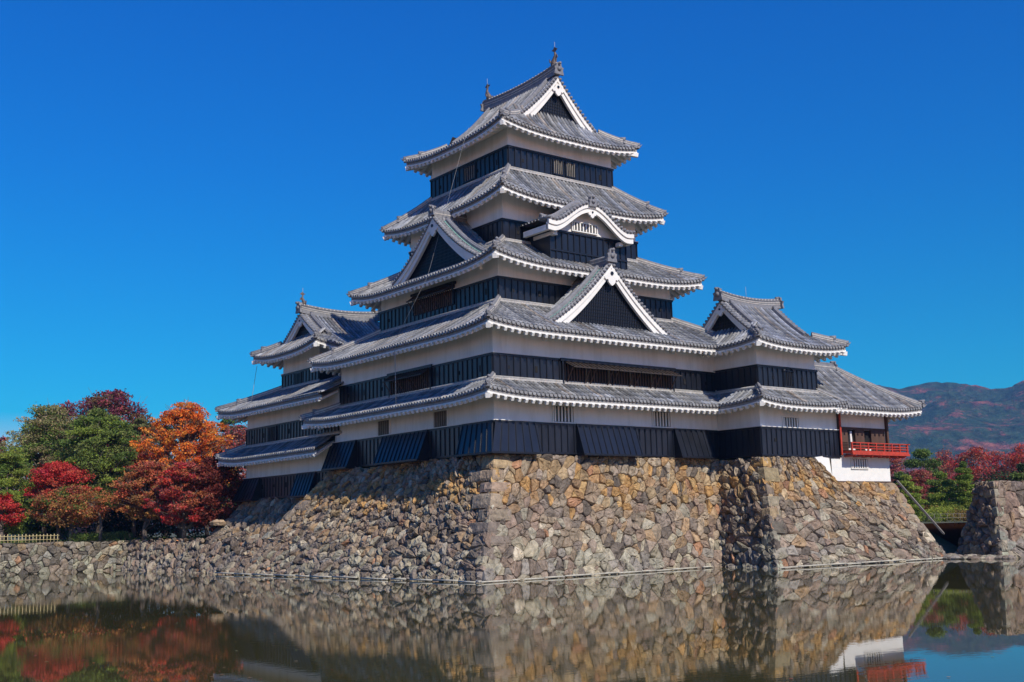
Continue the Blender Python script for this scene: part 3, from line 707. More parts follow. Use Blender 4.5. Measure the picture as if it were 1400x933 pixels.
m = MB(); m.box((24.9, -3.38, 8.3), (30.0, -3.24, 8.44)); m.box((24.9, -3.1, 6.82), (29.9, -3.0, 8.3))
for a, b in ((24.95, 25.85), (26.65, 27.6), (28.35, 29.85)): m.box((a, -3.34, 6.9), (b, -3.22, 8.3))
for k in range(9): pass
sh = m.build('wooden_screen', WOOD, tsu)
m = MB()
for a, b in ((24.95, 25.8), (26.7, 27.55), (28.4, 29.85)):
    for k in range(6): m.box((a, -3.40, 6.95+.1*k), (b, -3.36, 7.0+.1*k))
m.build('slatted_panel', WOOD, sh)
m = MB()
for a, b in ((25.86, 26.64), (27.61, 28.34)): m.box((a, -3.2, 6.9), (b, -3.12, 8.29))
m.build('painted_dark_opening', INSHADE, sh)  # black slabs painting the shade inside the open bays
m = MB(); m.box((26.2, -3.27, 6.98), (26.38, -3.21, 8.2)); m.box((25.9, -3.3, 6.98), (26.6, -3.2, 7.08)); m.box((27.65, -3.3, 6.98), (28.3, -3.2, 7.08)); m.build('sliding_panel_edge', PLAST2, sh)
m = MB()
for x, y in ((24.8, -3.42), (29.98, -3.42), (29.98, 1.3)): m.box((x-.09, y-.09, 6.6), (x+.09, y+.09, 9.3))
m.box((24.72, -3.60, 6.6), (24.86, -3.53, 9.3)); m.build_each('post', WOOD, tsu)
m = MB(); m.box((24.66, -3.66, 6.62), (24.80, -3.60, 9.25)); m.build('red_post', RED, tsu)
bal = MB(); bal.box((24.9, -4.3, 6.72), (31.0, -3.45, 6.86)); bal.box((30.1, -3.45, 6.72), (31.0, 2.2, 6.86)); bal.box((24.88, -4.34, 6.60), (31.04, -4.2, 6.74)); bal.box((30.9, -4.2, 6.60), (31.04, 2.2, 6.74))
bo = bal.build('balcony', RED, tsu); bo['label'] = 'vermilion balcony floor with three-rail railing'
m = MB()
for z, w in ((6.98, .07), (7.14, .06), (7.34, .09)):
    m.box((24.9, -4.27, z), (31.25 if z > 7.3 else 31.05, -4.27+w, z+.06)); m.box((30.92, -4.35 if z > 7.3 else -4.2, z+.001), (30.92+w, 2.2, z+.061))
for i in range(8):
    x = 24.95+i*5.97/7; m.box((x-.045, -4.28, 6.86), (x+.045, -4.19, 7.36))
for i in range(7):
    y = -4.2+i*.95; m.box((30.90, y-.045, 6.86), (30.99, y+.045, 7.36))
m.build('railing', RED, bo)
m = MB()
for i in range(7): m.box((25.2+i*.9, -4.25, 6.5), (25.32+i*.9, -3.42, 6.6))
m.build('balcony_joist', RED, bo)
r = Roof()
zf = prof(9.6, 12.6, 3.75, .8)
r.face((22.9, -4.75, 0), (1,0,0), (0,1,0), 9.3, 3.75, 3.75, 0, 4.3, zf, .28, 1.35)
r.face((32.2, -4.75, 0), (0,1,0), (-1,0,0), 7.5, 4.3, 4.3, 3.75, 3.75, (lambda d: zf(d*3.75/4.3)), .28, 1.8)
r.face((32.2, 2.75, 0), (-1,0,0), (0,-1,0), 9.3, 3.75, 3.75, 4.3, 0, zf, .28, 1.35)
for y0, y1 in ((-4.75, -1), (2.75, -1)):
    pts = [Vector((32.2-4.3*t/8, lerp(y0, y1, t/8), zf(3.75*t/8)+.28*(1-t/8)+.03)) for t in range(9)]
    r.hip(pts, orn=True)
    d = (pts[0]-pts[1]).normalized(); r.new('corner_tip'); r.ridge.tube([pts[0], pts[0]+d*.22+Vector((0,0,.10)), pts[0]+d*.34+Vector((0,0,.26))], [.06, .045, .02], 6)
r.new('main_ridge'); r.ridge.sweep([Vector((22.9, -1, 12.55)), Vector((25, -1, 12.55)), Vector((27.9, -1, 12.55))], [(-.17,-.15), (.17,-.15), (.15,.35), (-.15,.35)]); r.ridge.tube([Vector((22.9, -1, 12.95)), Vector((27.95, -1, 12.95))], .1, 8)
r.ridge.sweep([Vector((22.9, -1, 12.7)), Vector((27.9, -1, 12.7))], [(-.175, 0), (.175, 0), (.175, .05), (-.175, .05)], MC)
r.onigawara(Vector((27.95, -1, 12.6)), E_, .5)
r.flush(tsu)

# ================================================================== STONE WALLS
def clip(poly, px, py, nx, ny, c):
    out = []; n = len(poly)
    for i in range(n):
        a, b = poly[i], poly[(i+1) % n]
        da = (a[0]*nx+a[1]*ny)-c; db = (b[0]*nx+b[1]*ny)-c
        if da <= 0: out.append(a)
        if da*db < 0:
            t = da/(da-db); out.append((a[0]+(b[0]-a[0])*t, a[1]+(b[1]-a[1])*t))
    return out
def scol(z, ztop_, R, warm=1):
    r_ = R.random(); h = z + R.uniform(-.7, .7)
    if warm and 3.9 < h < 5.6: base = R.choice([(.44,.29,.14), (.42,.31,.17), (.36,.25,.15), (.40,.33,.23), (.34,.25,.17), (.30,.25,.20)])
    elif warm and h >= 5.6: base = R.choice([(.36,.33,.29), (.40,.36,.30), (.33,.30,.27), (.38,.30,.20), (.30,.27,.25)])
    elif h > 1.4: base = R.choice([(.29,.235,.20), (.24,.195,.175), (.30,.26,.215), (.34,.30,.25), (.26,.23,.205), (.35,.27,.19), (.34,.34,.30), (.22,.20,.19), (.30,.27,.23)])
    else: base = R.choice([(.28,.245,.22), (.30,.30,.26), (.34,.35,.31), (.27,.225,.20), (.27,.27,.265), (.37,.36,.30), (.24,.225,.215)])
    if r_ < .04: base = (.46,.44,.38)
    elif r_ < .06: base = (.36,.22,.15)
    elif r_ < .13: base = (.13,.12,.115)
    base = tuple(c*.92+t*.08 for c, t in zip(base, (.33, .265, .19)))
    k = R.uniform(.66, 1.05)
    g_ = sum(base)/3
    return tuple(min(.8, (g_+(c-g_)*1.1)*k*w_) for c, w_ in zip(base, (1.10, .985, .83)))
def patch(mb, gap, B0, B1, T0, T1, size, R, sag=.25, rough=.10, warm=1, zlow=-.5, outward=None, tilt=.28, tint=None, edgeL=True, edgeR=True, aspect=1.25):
    B0, B1, T0, T1 = map(Vector, (B0, B1, T0, T1))
    wid = ((B1-B0).length+(T1-T0).length)/2; hgt = ((T0-B0).length+(T1-B1).length)/2
    nrm0 = (B1-B0).cross(T0-B0).normalized()
    if outward is not None and nrm0.dot(Vector(outward)) < 0: nrm0 = -nrm0
    def P(x, y, d):
        u = x/wid; v = y/hgt; p = B0.lerp(B1, u).lerp(T0.lerp(T1, u), v)
        return p - nrm0*(sag*4*v*(1-v)*.5) + nrm0*d
    sx = size*aspect; sy = size/aspect*1.15; v0 = -.6/hgt*1.0
    nx_, ny_ = max(1, int(wid/sx)), max(1, int((hgt+.6)/sy)); sx = wid/nx_; sy = (hgt+.6)/ny_
    pts = {}
    for j in range(-1, ny_+1):
        for i in range(-1, nx_+1):
            if R.random() < .20: continue
            pts[i, j] = ((i+.5+(.5 if j % 2 else 0)-.25+R.uniform(-.46, .46))*sx, -.6+(j+.5+R.uniform(-.46, .46))*sy)
            if R.random() < .6:
                x_, y_ = pts[i, j]; pts[i+.5, j] = (x_+R.choice((-1, 1))*sx*R.uniform(.30, .42), y_+sy*R.uniform(-.35, .35))
    flip = (P(1,0,0)-P(0,0,0)).cross(P(0,1,0)-P(0,0,0)).dot(nrm0) < 0
    for (i, j), c in pts.items():
        poly = [(0, -.6), (wid, -.6), (wid, hgt), (0, hgt)]
        for dj in range(-3, 4):
            for di in (-3, -2.5, -2, -1.5, -1, -.5, 0, .5, 1, 1.5, 2, 2.5, 3):
                q = pts.get((i+di, j+dj))
                if q is None or q is c: continue
                nx, ny = q[0]-c[0], q[1]-c[1]; cc = (q[0]**2+q[1]**2-c[0]**2-c[1]**2)/2
                poly = clip(poly, 0, 0, nx, ny, cc)
                if len(poly) < 3: break
            if len(poly) < 3: break
        if len(poly) < 3: continue
        cx = sum(p[0] for p in poly)/len(poly); cy = sum(p[1] for p in poly)/len(poly)
        ar = abs(sum(poly[k][0]*poly[(k+1)%len(poly)][1]-poly[(k+1)%len(poly)][0]*poly[k][1] for k in range(len(poly))))/2
        if ar < .015: continue
        # soften the corners once
        n = len(poly); q2 = []
        for k in range(n):
            a, b = poly[k], poly[(k+1) % n]; L = math.hypot(b[0]-a[0], b[1]-a[1])
            if L < .06: q2.append(((a[0]+b[0])/2, (a[1]+b[1])/2)); continue
            t = .11; q2.append((a[0]+(b[0]-a[0])*t, a[1]+(b[1]-a[1])*t)); 
            if L > .3: q2.append(((a[0]+b[0])/2+R.uniform(-.025, .025), (a[1]+b[1])/2+R.uniform(-.025, .025)))
            q2.append((a[0]+(b[0]-a[0])*(1-t), a[1]+(b[1]-a[1])*(1-t)))
        n = len(q2)
        if n < 3: continue
        sz = math.sqrt(ar); ta, tb = R.gauss(0, tilt*.5), R.gauss(0, tilt*.5); off = R.uniform(-rough, rough)*.8
        col = scol(P(cx, cy, 0).z, T0.z, R, warm)
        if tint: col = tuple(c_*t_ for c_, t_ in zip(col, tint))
        def ring(s_, dep, jit):
            o = []
            for (x, y) in q2:
                shr = max(s_, 0); xx = cx+(x-cx)*shr; yy = cy+(y-cy)*shr
                jx = 0
                o.append(P(xx, yy, dep+off+(xx-cx)*ta+(yy-cy)*tb+R.uniform(-jit, jit)))
            return o
        g = .017/sz; ja = min(1.6, .5+sz)
        r0 = ring(1-g*.9, -.22, 0); r1 = ring(1-g, .0, .015); r2 = ring(1-g*1.1-.07, .035+.02*sz, .028*ja); r3 = ring(.5, .06+.08*sz, .055*ja)
        vs = r0+r1+r2+r3; fs = []
        for a in range(3):
            for k in range(n):
                k2 = (k+1) % n; f = (a*n+k, a*n+k2, (a+1)*n+k2, (a+1)*n+k); fs.append(f if not flip else f[::-1])
        vs.append(P(cx+R.uniform(-.1,.1)*sz, cy+R.uniform(-.1,.1)*sz, off+.07+.09*sz+R.uniform(-.03,.05)*ja))
        for k in range(n):
            f = (3*n+k, 3*n+(k+1) % n, 4*n); fs.append(f if not flip else f[::-1])
        mb.add(vs, fs, col, False)
    # dark packing behind the joints
    k = 10
    for a in range(k):
        for b in range(k):
            q = [P(wid*a/k, -.6+(hgt+.6)*b/k, -.13), P(wid*(a+1)/k, -.6+(hgt+.6)*b/k, -.13), P(wid*(a+1)/k, -.6+(hgt+.6)*(b+1)/k, -.13), P(wid*a/k, -.6+(hgt+.6)*(b+1)/k, -.13)]
            gap.add(q, [(0,1,2,3)])
def quoins(mb, C0, C1, dS, dW, R, warm=1, n=10, sag=.25, big=1.6, small=.75, diag=None, tint=None):
    """interlocking corner stones between corner base C0 and corner top C1; dS, dW run along the two faces"""
    C0, C1, dS, dW = map(Vector, (C0, C1, dS, dW)); dS.normalize(); dW.normalize()
    dia = -(dS+dW).normalized(); zs = [0]
    while len(zs) < n: zs.append(zs[-1]+R.uniform(.8, 1.25))
    zs = [z/(zs[-1]) for z in zs]
    ax = (C1-C0).normalized()
    nS = dS.cross(ax).normalized(); nS = nS if nS.dot(dW) < 0 else -nS
    nW = dW.cross(ax).normalized(); nW = nW if nW.dot(dS) < 0 else -nW
    for i in range(n-1):
        v0, v1 = zs[i], zs[i+1]-.012
        c0 = C0.lerp(C1, v0)-dia*(sag*2*v0*(1-v0)); c1 = C0.lerp(C1, v1)-dia*(sag*2*v1*(1-v1))
        a, b = (big, small) if i % 2 else (small, big)
        a *= R.uniform(.8, 1.15); b *= R.uniform(.8, 1.15)
        col = scol(c0.z, 6.4, R, warm)
        if tint: col = tuple(c_*t_ for c_, t_ in zip(col, tint))
        pr = .11+R.uniform(-.02, .05)
        def lay(c, s_): # 5-ish outline of the corner stone at one level
            o_ = (nS+nW).normalized()*pr*1.25*s_
            return [c+o_+nS*0, c+dS*a*.5+nS*(pr*s_+R.uniform(0,.03)), c+dS*a+nS*(pr*.3), c+dS*a-nS*.3, c+dW*b-nW*.3, c+dW*b+nW*(pr*.3), c+dW*b*.5+nW*(pr*s_+R.uniform(0,.03))]
        L0 = lay(c0, .55); L1 = lay(c0.lerp(c1, .18), 1); L2 = lay(c0.lerp(c1, .82), 1); L3 = lay(c1, .55)
        vs = L0+L1+L2+L3; fs = []
        for q in range(3):
            for k in range(7): k2 = (k+1) % 7; fs.append((q*7+k, q*7+k2, (q+1)*7+k2, (q+1)*7+k))
        fs.append(tuple(range(6, -1, -1))); fs.append(tuple(21+k for k in range(7)))
        mb.add(vs, fs, col)
def stonewall(name, loc, label, build):
    global BASE
    BASE = Vector(loc); mb = MB(); gap = MB(); build(mb, gap)
    o = mb.build(name, STONE); setp(o, label, 'stone wall')
    gap.build('packing_stones', GAP, o, base=BASE)
    return o
R1 = random.Random(11)
ZM = 6.43
def b_main(mb, gap):
    patch(mb, gap, (-3.35,-3.35,0), (16.5,-1.75,0), (0,0,ZM), (17.4,0,ZM), .55, R1, .45, outward=(0,-1,0), aspect=1.3)
    patch(mb, gap, (-3.35,-3.35,0), (-5.6,22.2,0), (0,0,ZM), (0,17.7,ZM), .47, R1, .45, outward=(-1,0,0), rough=.14, tilt=.38, aspect=1.0)
    quoins(mb, (-3.38,-3.38,-.4), (-.02,-.02,ZM), (1,.08,0), (-.1,1,0), R1, n=11, sag=.40, big=1.5, small=.8)
    patch(mb, gap, (-5.6,22.2,0), (4,21.5,0), (0,17.7,ZM), (4,17.7,ZM), .5, R1, .3, outward=(0,1,0))
    quoins(mb, (-5.6,22.2,-.2), (0,17.7,ZM), (1,0,0), (.1,-1,0), R1, n=11, sag=.3, big=1.0, small=.6)
    gap.add([(0,0,ZM-.02), (17.4,0,ZM-.02), (17.4,17.7,ZM-.02), (0,17.7,ZM-.02)], [(0,1,2,3)])
stonewall('keep_stone_base', (8,8,0), 'battered rubble stone base with orange and purple-grey stones carrying the main keep', b_main)
def b_inui(mb, gap):
    patch(mb, gap, (-2.6,17.0,1.7), (-2.8,32.4,1.7), (.05,17.0,4.9), (.05,31.0,4.9), .5, R1, .3, outward=(-1,0,0), rough=.2, tilt=.45, warm=0, aspect=1.0)
    patch(mb, gap, (-2.8,32.4,1.7), (12,32.4,1.7), (.05,31.0,4.9), (12,31.0,4.9), .6, R1, .3, outward=(0,1,0))
    quoins(mb, (-2.8,32.4,1.8), (.05,31.0,4.9), (1,0,0), (0,-1,0), R1, n=6, sag=.2, big=1.3, small=.7)
    gap.add([(0,17,4.88), (12,17,4.88), (12,31,4.88), (0,31,4.88)], [(0,1,2,3)])
stonewall('turret_stone_base', (5,25,0), 'shaded battered stone base under the smaller turret, sloping to the autumn trees', b_inui)
def b_tat(mb, gap):
    A = (14.15,-6.75,0); T = (17.25,-3.45,6.38)
    patch(mb, gap, A, (27.2,-7.2,0), T, (22.2,-3.45,6.38), .52, R1, .35, outward=(0,-1,0), aspect=1.2)
    patch(mb, gap, (27.2,-7.2,0), (29.95,-7.3,-.1), (23.55,-4.15,4.9), (30.15,-3.45,4.88), .5, R1, .25, outward=(0,-1,0), aspect=1.2)
    patch(mb, gap, A, (15.3,-1.0,0), T, (17.3,.4,6.38), .55, R1, .3, outward=(-1,0,0), rough=.15, tilt=.4, warm=1, tint=(.9,.9,.9))  # tint darkens this side's stones, its shade put into the colour
    patch(mb, gap, (29.95,-7.3,-.1), (32.2,3,0), (30.15,-3.45,4.88), (30.15,3,4.88), .6, R1, .2, outward=(1,0,0))
    quoins(mb, (14.12,-6.78,-.3), T, (1,0,0), (.15,1,0), R1, n=10, sag=.28, big=1.25, small=.7, tint=(.95,1.02,1.0))
    quoins(mb, (29.95,-7.3,-.3), (30.15,-3.45,4.9), (-1,0,0), (0,1,0), R1, n=9, sag=.2, big=1.1, small=.7)
    gap.add([(17.3,-3.4,6.36), (23.7,-3.4,6.36), (23.7,2,6.36), (17.3,2,6.36)], [(0,1,2,3)])
    gap.add([(23.5,-3.4,4.9), (30.2,-3.4,4.9), (30.2,3,4.9), (23.5,3,4.9)], [(0,1,2,3)])
    gap.add([(23.62,-3.6,4.8), (23.62,0,4.8), (23.62,0,6.4), (23.62,-3.6,6.4)], [(0,1,2,3)])
stonewall('turret_stone_base', (24,-2,0), 'projecting sunlit stone base below the red balcony pavilion and small turret', b_tat)
def b_bank(mb, gap):
    patch(mb, gap, (-5.3,18.3,0), (-6.4,38.6,0), (-3.5,18.3,2.2), (-5.5,39.2,2.2), .46, R1, .0, outward=(-1,0,0), warm=0, rough=.18, tilt=.45, tint=(.9,.87,.87))  # darker tint paints the shade of this face into the stones
    patch(mb, gap, (-6.4,38.6,0), (-16,38.9,0), (-5.5,39.2,2.2), (-16,39.5,2.2), .46, R1, .0, outward=(0,-1,0), warm=0, rough=.14, tilt=.4, tint=(.9,.97,.98))  # lighter bluish tint paints this face as the lit one
    patch(mb, gap, (-16,38.9,0), (-40,41,0), (-16,39.5,2.2), (-40,41.6,2.2), .5, R1, .0, outward=(0,-1,0), warm=0, rough=.14, tilt=.4, tint=(.9,.97,.98))  # same painted lit tint continues along the bank
stonewall('moat_bank_wall', (-16,39,0), 'low greyish stone wall holding the far moat bank under the autumn trees', b_bank)
def b_right(mb, gap):
    A = (30.9,-10.3,0); T = (32.75,-9.05,4.8)
    patch(mb, gap, A, (46,-13.2,0), T, (46,-12.5,4.75), .66, R1, .1, outward=(0,-1,0), warm=0, rough=.16, tint=(1.02,.98,.98))
    patch(mb, gap, A, (32.35,-6.3,0), T, (33.25,-7.6,4.75), .46, R1, .1, outward=(-1,0,0), warm=0, rough=.2, tilt=.4, tint=(.8,.78,.76))  # side face tinted darker than the front, its shade painted into the stones
    patch(mb, gap, (32.35,-6.3,0), (42,-5,0), (33.25,-7.6,4.75), (42,-6.6,4.7), .6, R1, .1, outward=(0,1,0), warm=0)
    quoins(mb, (30.88,-10.32,-.3), T, (1,-.19,0), (.45,.9,0), R1, n=9, sag=.1, big=1.1, small=.6, warm=0, tint=(.95,1.05,1.02))
    gap.add([(32.8,-9.0,4.72), (46,-12.2,4.72), (46,-6.6,4.66), (33.3,-7.6,4.66)], [(0,1,2,3)])
    for i in range(7):   # loose cap stones
        x = 31.6+i*.7+R1.uniform(-.1, .1)
stonewall('ruined_stone_wall', (38,-8,0), 'free-standing rough stone wall with greenish corner stones at the right edge of the picture', b_right)


# ================================================================== WATER, GROUND, EDGES
BASE = Vector((0,0,0))
wm = bpy.data.materials.new('moat_water'); wm.use_nodes = True; n = wm.node_tree; b = n.nodes['Principled BSDF']
b.inputs['Base Color'].default_value = (.060, .055, .020, 1); b.inputs['Roughness'].default_value = .0; b.inputs['IOR'].default_value = 1.36
tc = n.nodes.new('ShaderNodeTexCoord'); mp = n.nodes.new('ShaderNodeMapping'); mp.inputs['Rotation'].default_value = (0, 0, .65); mp.inputs['Scale'].default_value = (1, 2.2, 1)
n1 = n.nodes.new('ShaderNodeTexNoise'); n1.inputs['Scale'].default_value = 2.6; n1.inputs['Detail'].default_value = 4
n2 = n.nodes.new('ShaderNodeTexNoise'); n2.inputs['Scale'].default_value = .12; n2.inputs['Detail'].default_value = 2
mr = n.nodes.new('ShaderNodeMapRange'); mr.inputs[1].default_value = .38; mr.inputs[2].default_value = .65; mr.inputs[3].default_value = .15; mr.inputs[4].default_value = 1.0
bp = n.nodes.new('ShaderNodeBump'); bp.inputs['Distance'].default_value = .0020; bp.inputs['Strength'].default_value = .5
n.links.new(tc.outputs['Object'], mp.inputs[0]); n.links.new(mp.outputs[0], n1.inputs['Vector']); n.links.new(tc.outputs['Object'], n2.inputs['Vector'])
mm = n.nodes.new('ShaderNodeMath'); mm.operation = 'MULTIPLY'
n.links.new(n2.outputs[0], mr.inputs[0]); n.links.new(mr.outputs[0], mm.inputs[0]); n.links.new(n1.outputs[0], mm.inputs[1])
n.links.new(mm.outputs[0], bp.inputs['Height']); n.links.new(bp.outputs[0], b.inputs['Normal'])
m = MB(); m.add([(-400,-400,0), (400,-400,0), (400,200,0), (-400,200,0)], [(0,1,2,3)]); setp(m.build('water', wm), kind='structure')
GRASS = mat('grassy_ground', (.07, .085, .03), .95, .3, .5, .5, 4, col2=(.15, .12, .07), bdist=.1)
m = MB()
poly = [(-3.55,18.3), (-5.55,39.15), (-16,39.45), (-40,41.55), (-400,60), (-3000,900), (-3000,6000), (6000,6000), (6000,-3000), (1500,-1500), (400,-90), (46,-12.2), (42,-6.5), (34.2,-6.6), (33.2,-2.5), (31.0,0.0), (20,3), (5,19)]
m.add([(x, y, 2.18) for x, y in poly], [tuple(range(len(poly)))])
m.add([(29.5,-5.6,-.3), (34.2,-6.9,-.3), (34.2,-2.4,2.17), (29.8,0.0,2.17)], [(0,1,2,3)])
setp(m.build('ground', GRASS), kind='structure')
rocks = []
def rock(mb, c, s, R, col):
    c = Vector(c); vs = []; n_ = 7
    for j, (zz_, k) in enumerate(((-.3, 1), (.15, 1.05), (.42, .7), (.52, .25))):
        for i in range(n_):
            a = 2*math.pi*i/n_+R.uniform(-.2, .2); r_ = s*k*R.uniform(.75, 1.15); vs.append(c+Vector((math.cos(a)*r_*1.2, math.sin(a)*r_, s*zz_*R.uniform(.85, 1.2))))
    fs = []
    for j in range(3):
        for i in range(n_): i2 = (i+1) % n_; fs.append((j*n_+i, j*n_+i2, (j+1)*n_+i2, (j+1)*n_+i))
    fs.append(tuple(3*n_+i for i in range(n_))); mb.add(vs, fs, col)
R2 = random.Random(5)
m = MB(); P0, P1 = Vector((29.3,-7.6,.0)), Vector((31.0,-10.9,.0))
for i in range(30):
    t = i/29; p = P0.lerp(P1, t)+Vector((R2.uniform(-.35,.35), R2.uniform(-.3,.3), .0)); rock(m, p, R2.uniform(.22, .42), R2, scol(.6, 5, R2, 0))
for i in range(24):
    p = Vector((31.3+R2.uniform(-1.2,.7), -7.6+R2.uniform(-1.0,1.6), .05)); rock(m, p, R2.uniform(.2, .4), R2, scol(.6, 5, R2, 0))
o = m.build('shore_rocks', STONE); setp(o, 'line of low rocks closing the small inlet at the water edge', 'rocks', kind='stuff')
# timber edging at the water line
def edging(name, pts, label, R):
    m = MB()
    for a, b in zip(pts[:-1], pts[1:]):
        a = Vector(a); b = Vector(b); L = (b-a).length; d = (b-a)/L; s = 0
        while s < L:
            l = R.uniform(1.2, 2.6); e = min(L, s+l)
            z = .07+R.uniform(-.02, .03); m.tube([a+d*s+Vector((0,0,z)), a+d*(e-.06)+Vector((0,0,z+R.uniform(-.015,.015)))], .045, 6); s = e
            if R.random() < .12: s += .3
    o = m.build(name, LOG); setp(o, label, 'edging')
edging('timber_edging', [(-5.95,22.3,0), (-3.62,-3.6,0), (14.0,-2.15,0)], 'pale thin log edging floating along the foot of the main stone base', R2)
edging('timber_edging', [(13.95,-7.0,0), (29.2,-7.4,0)], 'pale thin log edging along the foot of the projecting turret stone base', R2)
# wooden rail down the right end of the base
BASE = Vector((30.2,-3.6,2)); m = MB(); m.bar((30.25,-3.75,5.0), (30.35,-6.75,1.55), .09, .12); m.bar((30.45,-3.6,4.95), (30.6,-6.65,1.5), .05, .06)
setp(m.build('sloping_timber_beam', WOODG), 'weathered timber beam sloping down the right end of the stone base', 'timber beam')
# loose pale rock at the left foot of the turret base
for (p_, s_, lb) in (((-2.0,31.3,3.3), .5, 'large pale tan boulder at the foot of the shaded turret base'),):
    BASE = Vector(p_); m = MB(); rock(m, p_, s_, R2, (.42,.30,.19)); setp(m.build('boulder', STONE), lb, 'boulder')
# bamboo fence
BASE = Vector((-14, 40.3, 2.2)); f = MB(); q = MB()
for i in range(90):
    x = -10.7-.25*i; y = 40.4+.0875*max(0, (-16-x)); h = R2.uniform(.56, .64); q.tube([(x, y, 2.15), (x, y, 2.2+h)], .028, 6)
f.tube([(-10.6, 40.36, 2.4), (-16, 40.36, 2.4), (-33, 41.85, 2.4)], .025, 6); f.tube([(-10.6, 40.36, 2.68), (-16, 40.36, 2.68), (-33, 41.85, 2.68)], .025, 6)
fo = f.build('bamboo_fence', BAMBOO); q.build_each('fence_post', BAMBOO, fo)
setp(fo, 'low bamboo picket fence with two rails on the far bank at the left edge', 'fence')

# ================================================================== VEGETATION
NR = np.random.default_rng(4)
def leafmesh(name, clumps, m, parent, pal, size, flat=0.0, dens=1.0, tuft=False):
    """clumps: (centre, (rx,ry,rz), n, shade, palette index or None)"""
    C_, K = [], []
    pal = [np.array(p) for p in pal]
    for (c, r, n_, kb) in clumps:
        n_ = int(n_*dens)
        v = NR.normal(size=(n_, 3)); v /= np.linalg.norm(v, axis=1)[:, None]
        rr_ = NR.uniform(.3, 1.0, n_)**.6*np.where(NR.random(n_) < .3, NR.uniform(1, 1.55, n_), 1); v = v*rr_[:, None]
        p = np.array(c) + v*np.array(r)
        C_.append(p)
        base = pal[kb % len(pal)] if kb is not None else None
        for i in range(n_):
            cc = base if (base is not None and NR.random() < .7) else pal[NR.integers(len(pal))]
            K.append(cc*NR.uniform(.7, 1.3))
    P = np.concatenate(C_); K = np.array(K); n_ = len(P)
    a = NR.normal(size=(n_, 3)); a /= np.linalg.norm(a, axis=1)[:, None]
    b_ = NR.normal(size=(n_, 3)); 
    if flat: a[:, 2] *= (1-flat); b_[:, 2] *= (1-flat)
    a /= np.linalg.norm(a, axis=1)[:, None]
    b_ -= a*(a*b_).sum(1)[:, None]; b_ /= np.linalg.norm(b_, axis=1)[:, None]
    s = (NR.uniform(.6, 1.3, n_)*size)[:, None]
    w = .42 if tuft else .66
    V = np.stack([P-a*s*.5, P+b_*s*w*.5-a*s*.05, P+a*s*.5, P-b_*s*w*.5+a*s*.05], 1).reshape(-1, 3) - np.array(BASE)
    me = bpy.data.meshes.new(name); me.vertices.add(4*n_); me.loops.add(4*n_); me.polygons.add(n_)
    me.vertices.foreach_set('co', V.astype(np.float32).ravel())
    me.loops.foreach_set('vertex_index', np.arange(4*n_, dtype=np.int32))
    me.polygons.foreach_set('loop_start', np.arange(0, 4*n_, 4, dtype=np.int32))
    try: me.polygons.foreach_set('loop_total', np.full(n_, 4, dtype=np.int32))
    except Exception: pass
    me.update(calc_edges=True)
    at_ = me.color_attributes.new('Col', 'FLOAT_COLOR', 'CORNER')
    col = np.ones((4*n_, 4), dtype=np.float32); col[:, :3] = np.repeat(K, 4, 0); at_.data.foreach_set('color', col.ravel())
    me.materials.append(m); me.validate()
    o = bpy.data.objects.new(name, me); COL.objects.link(o)
    if parent is not None: o.parent = parent
    else: o.location = BASE
    return o
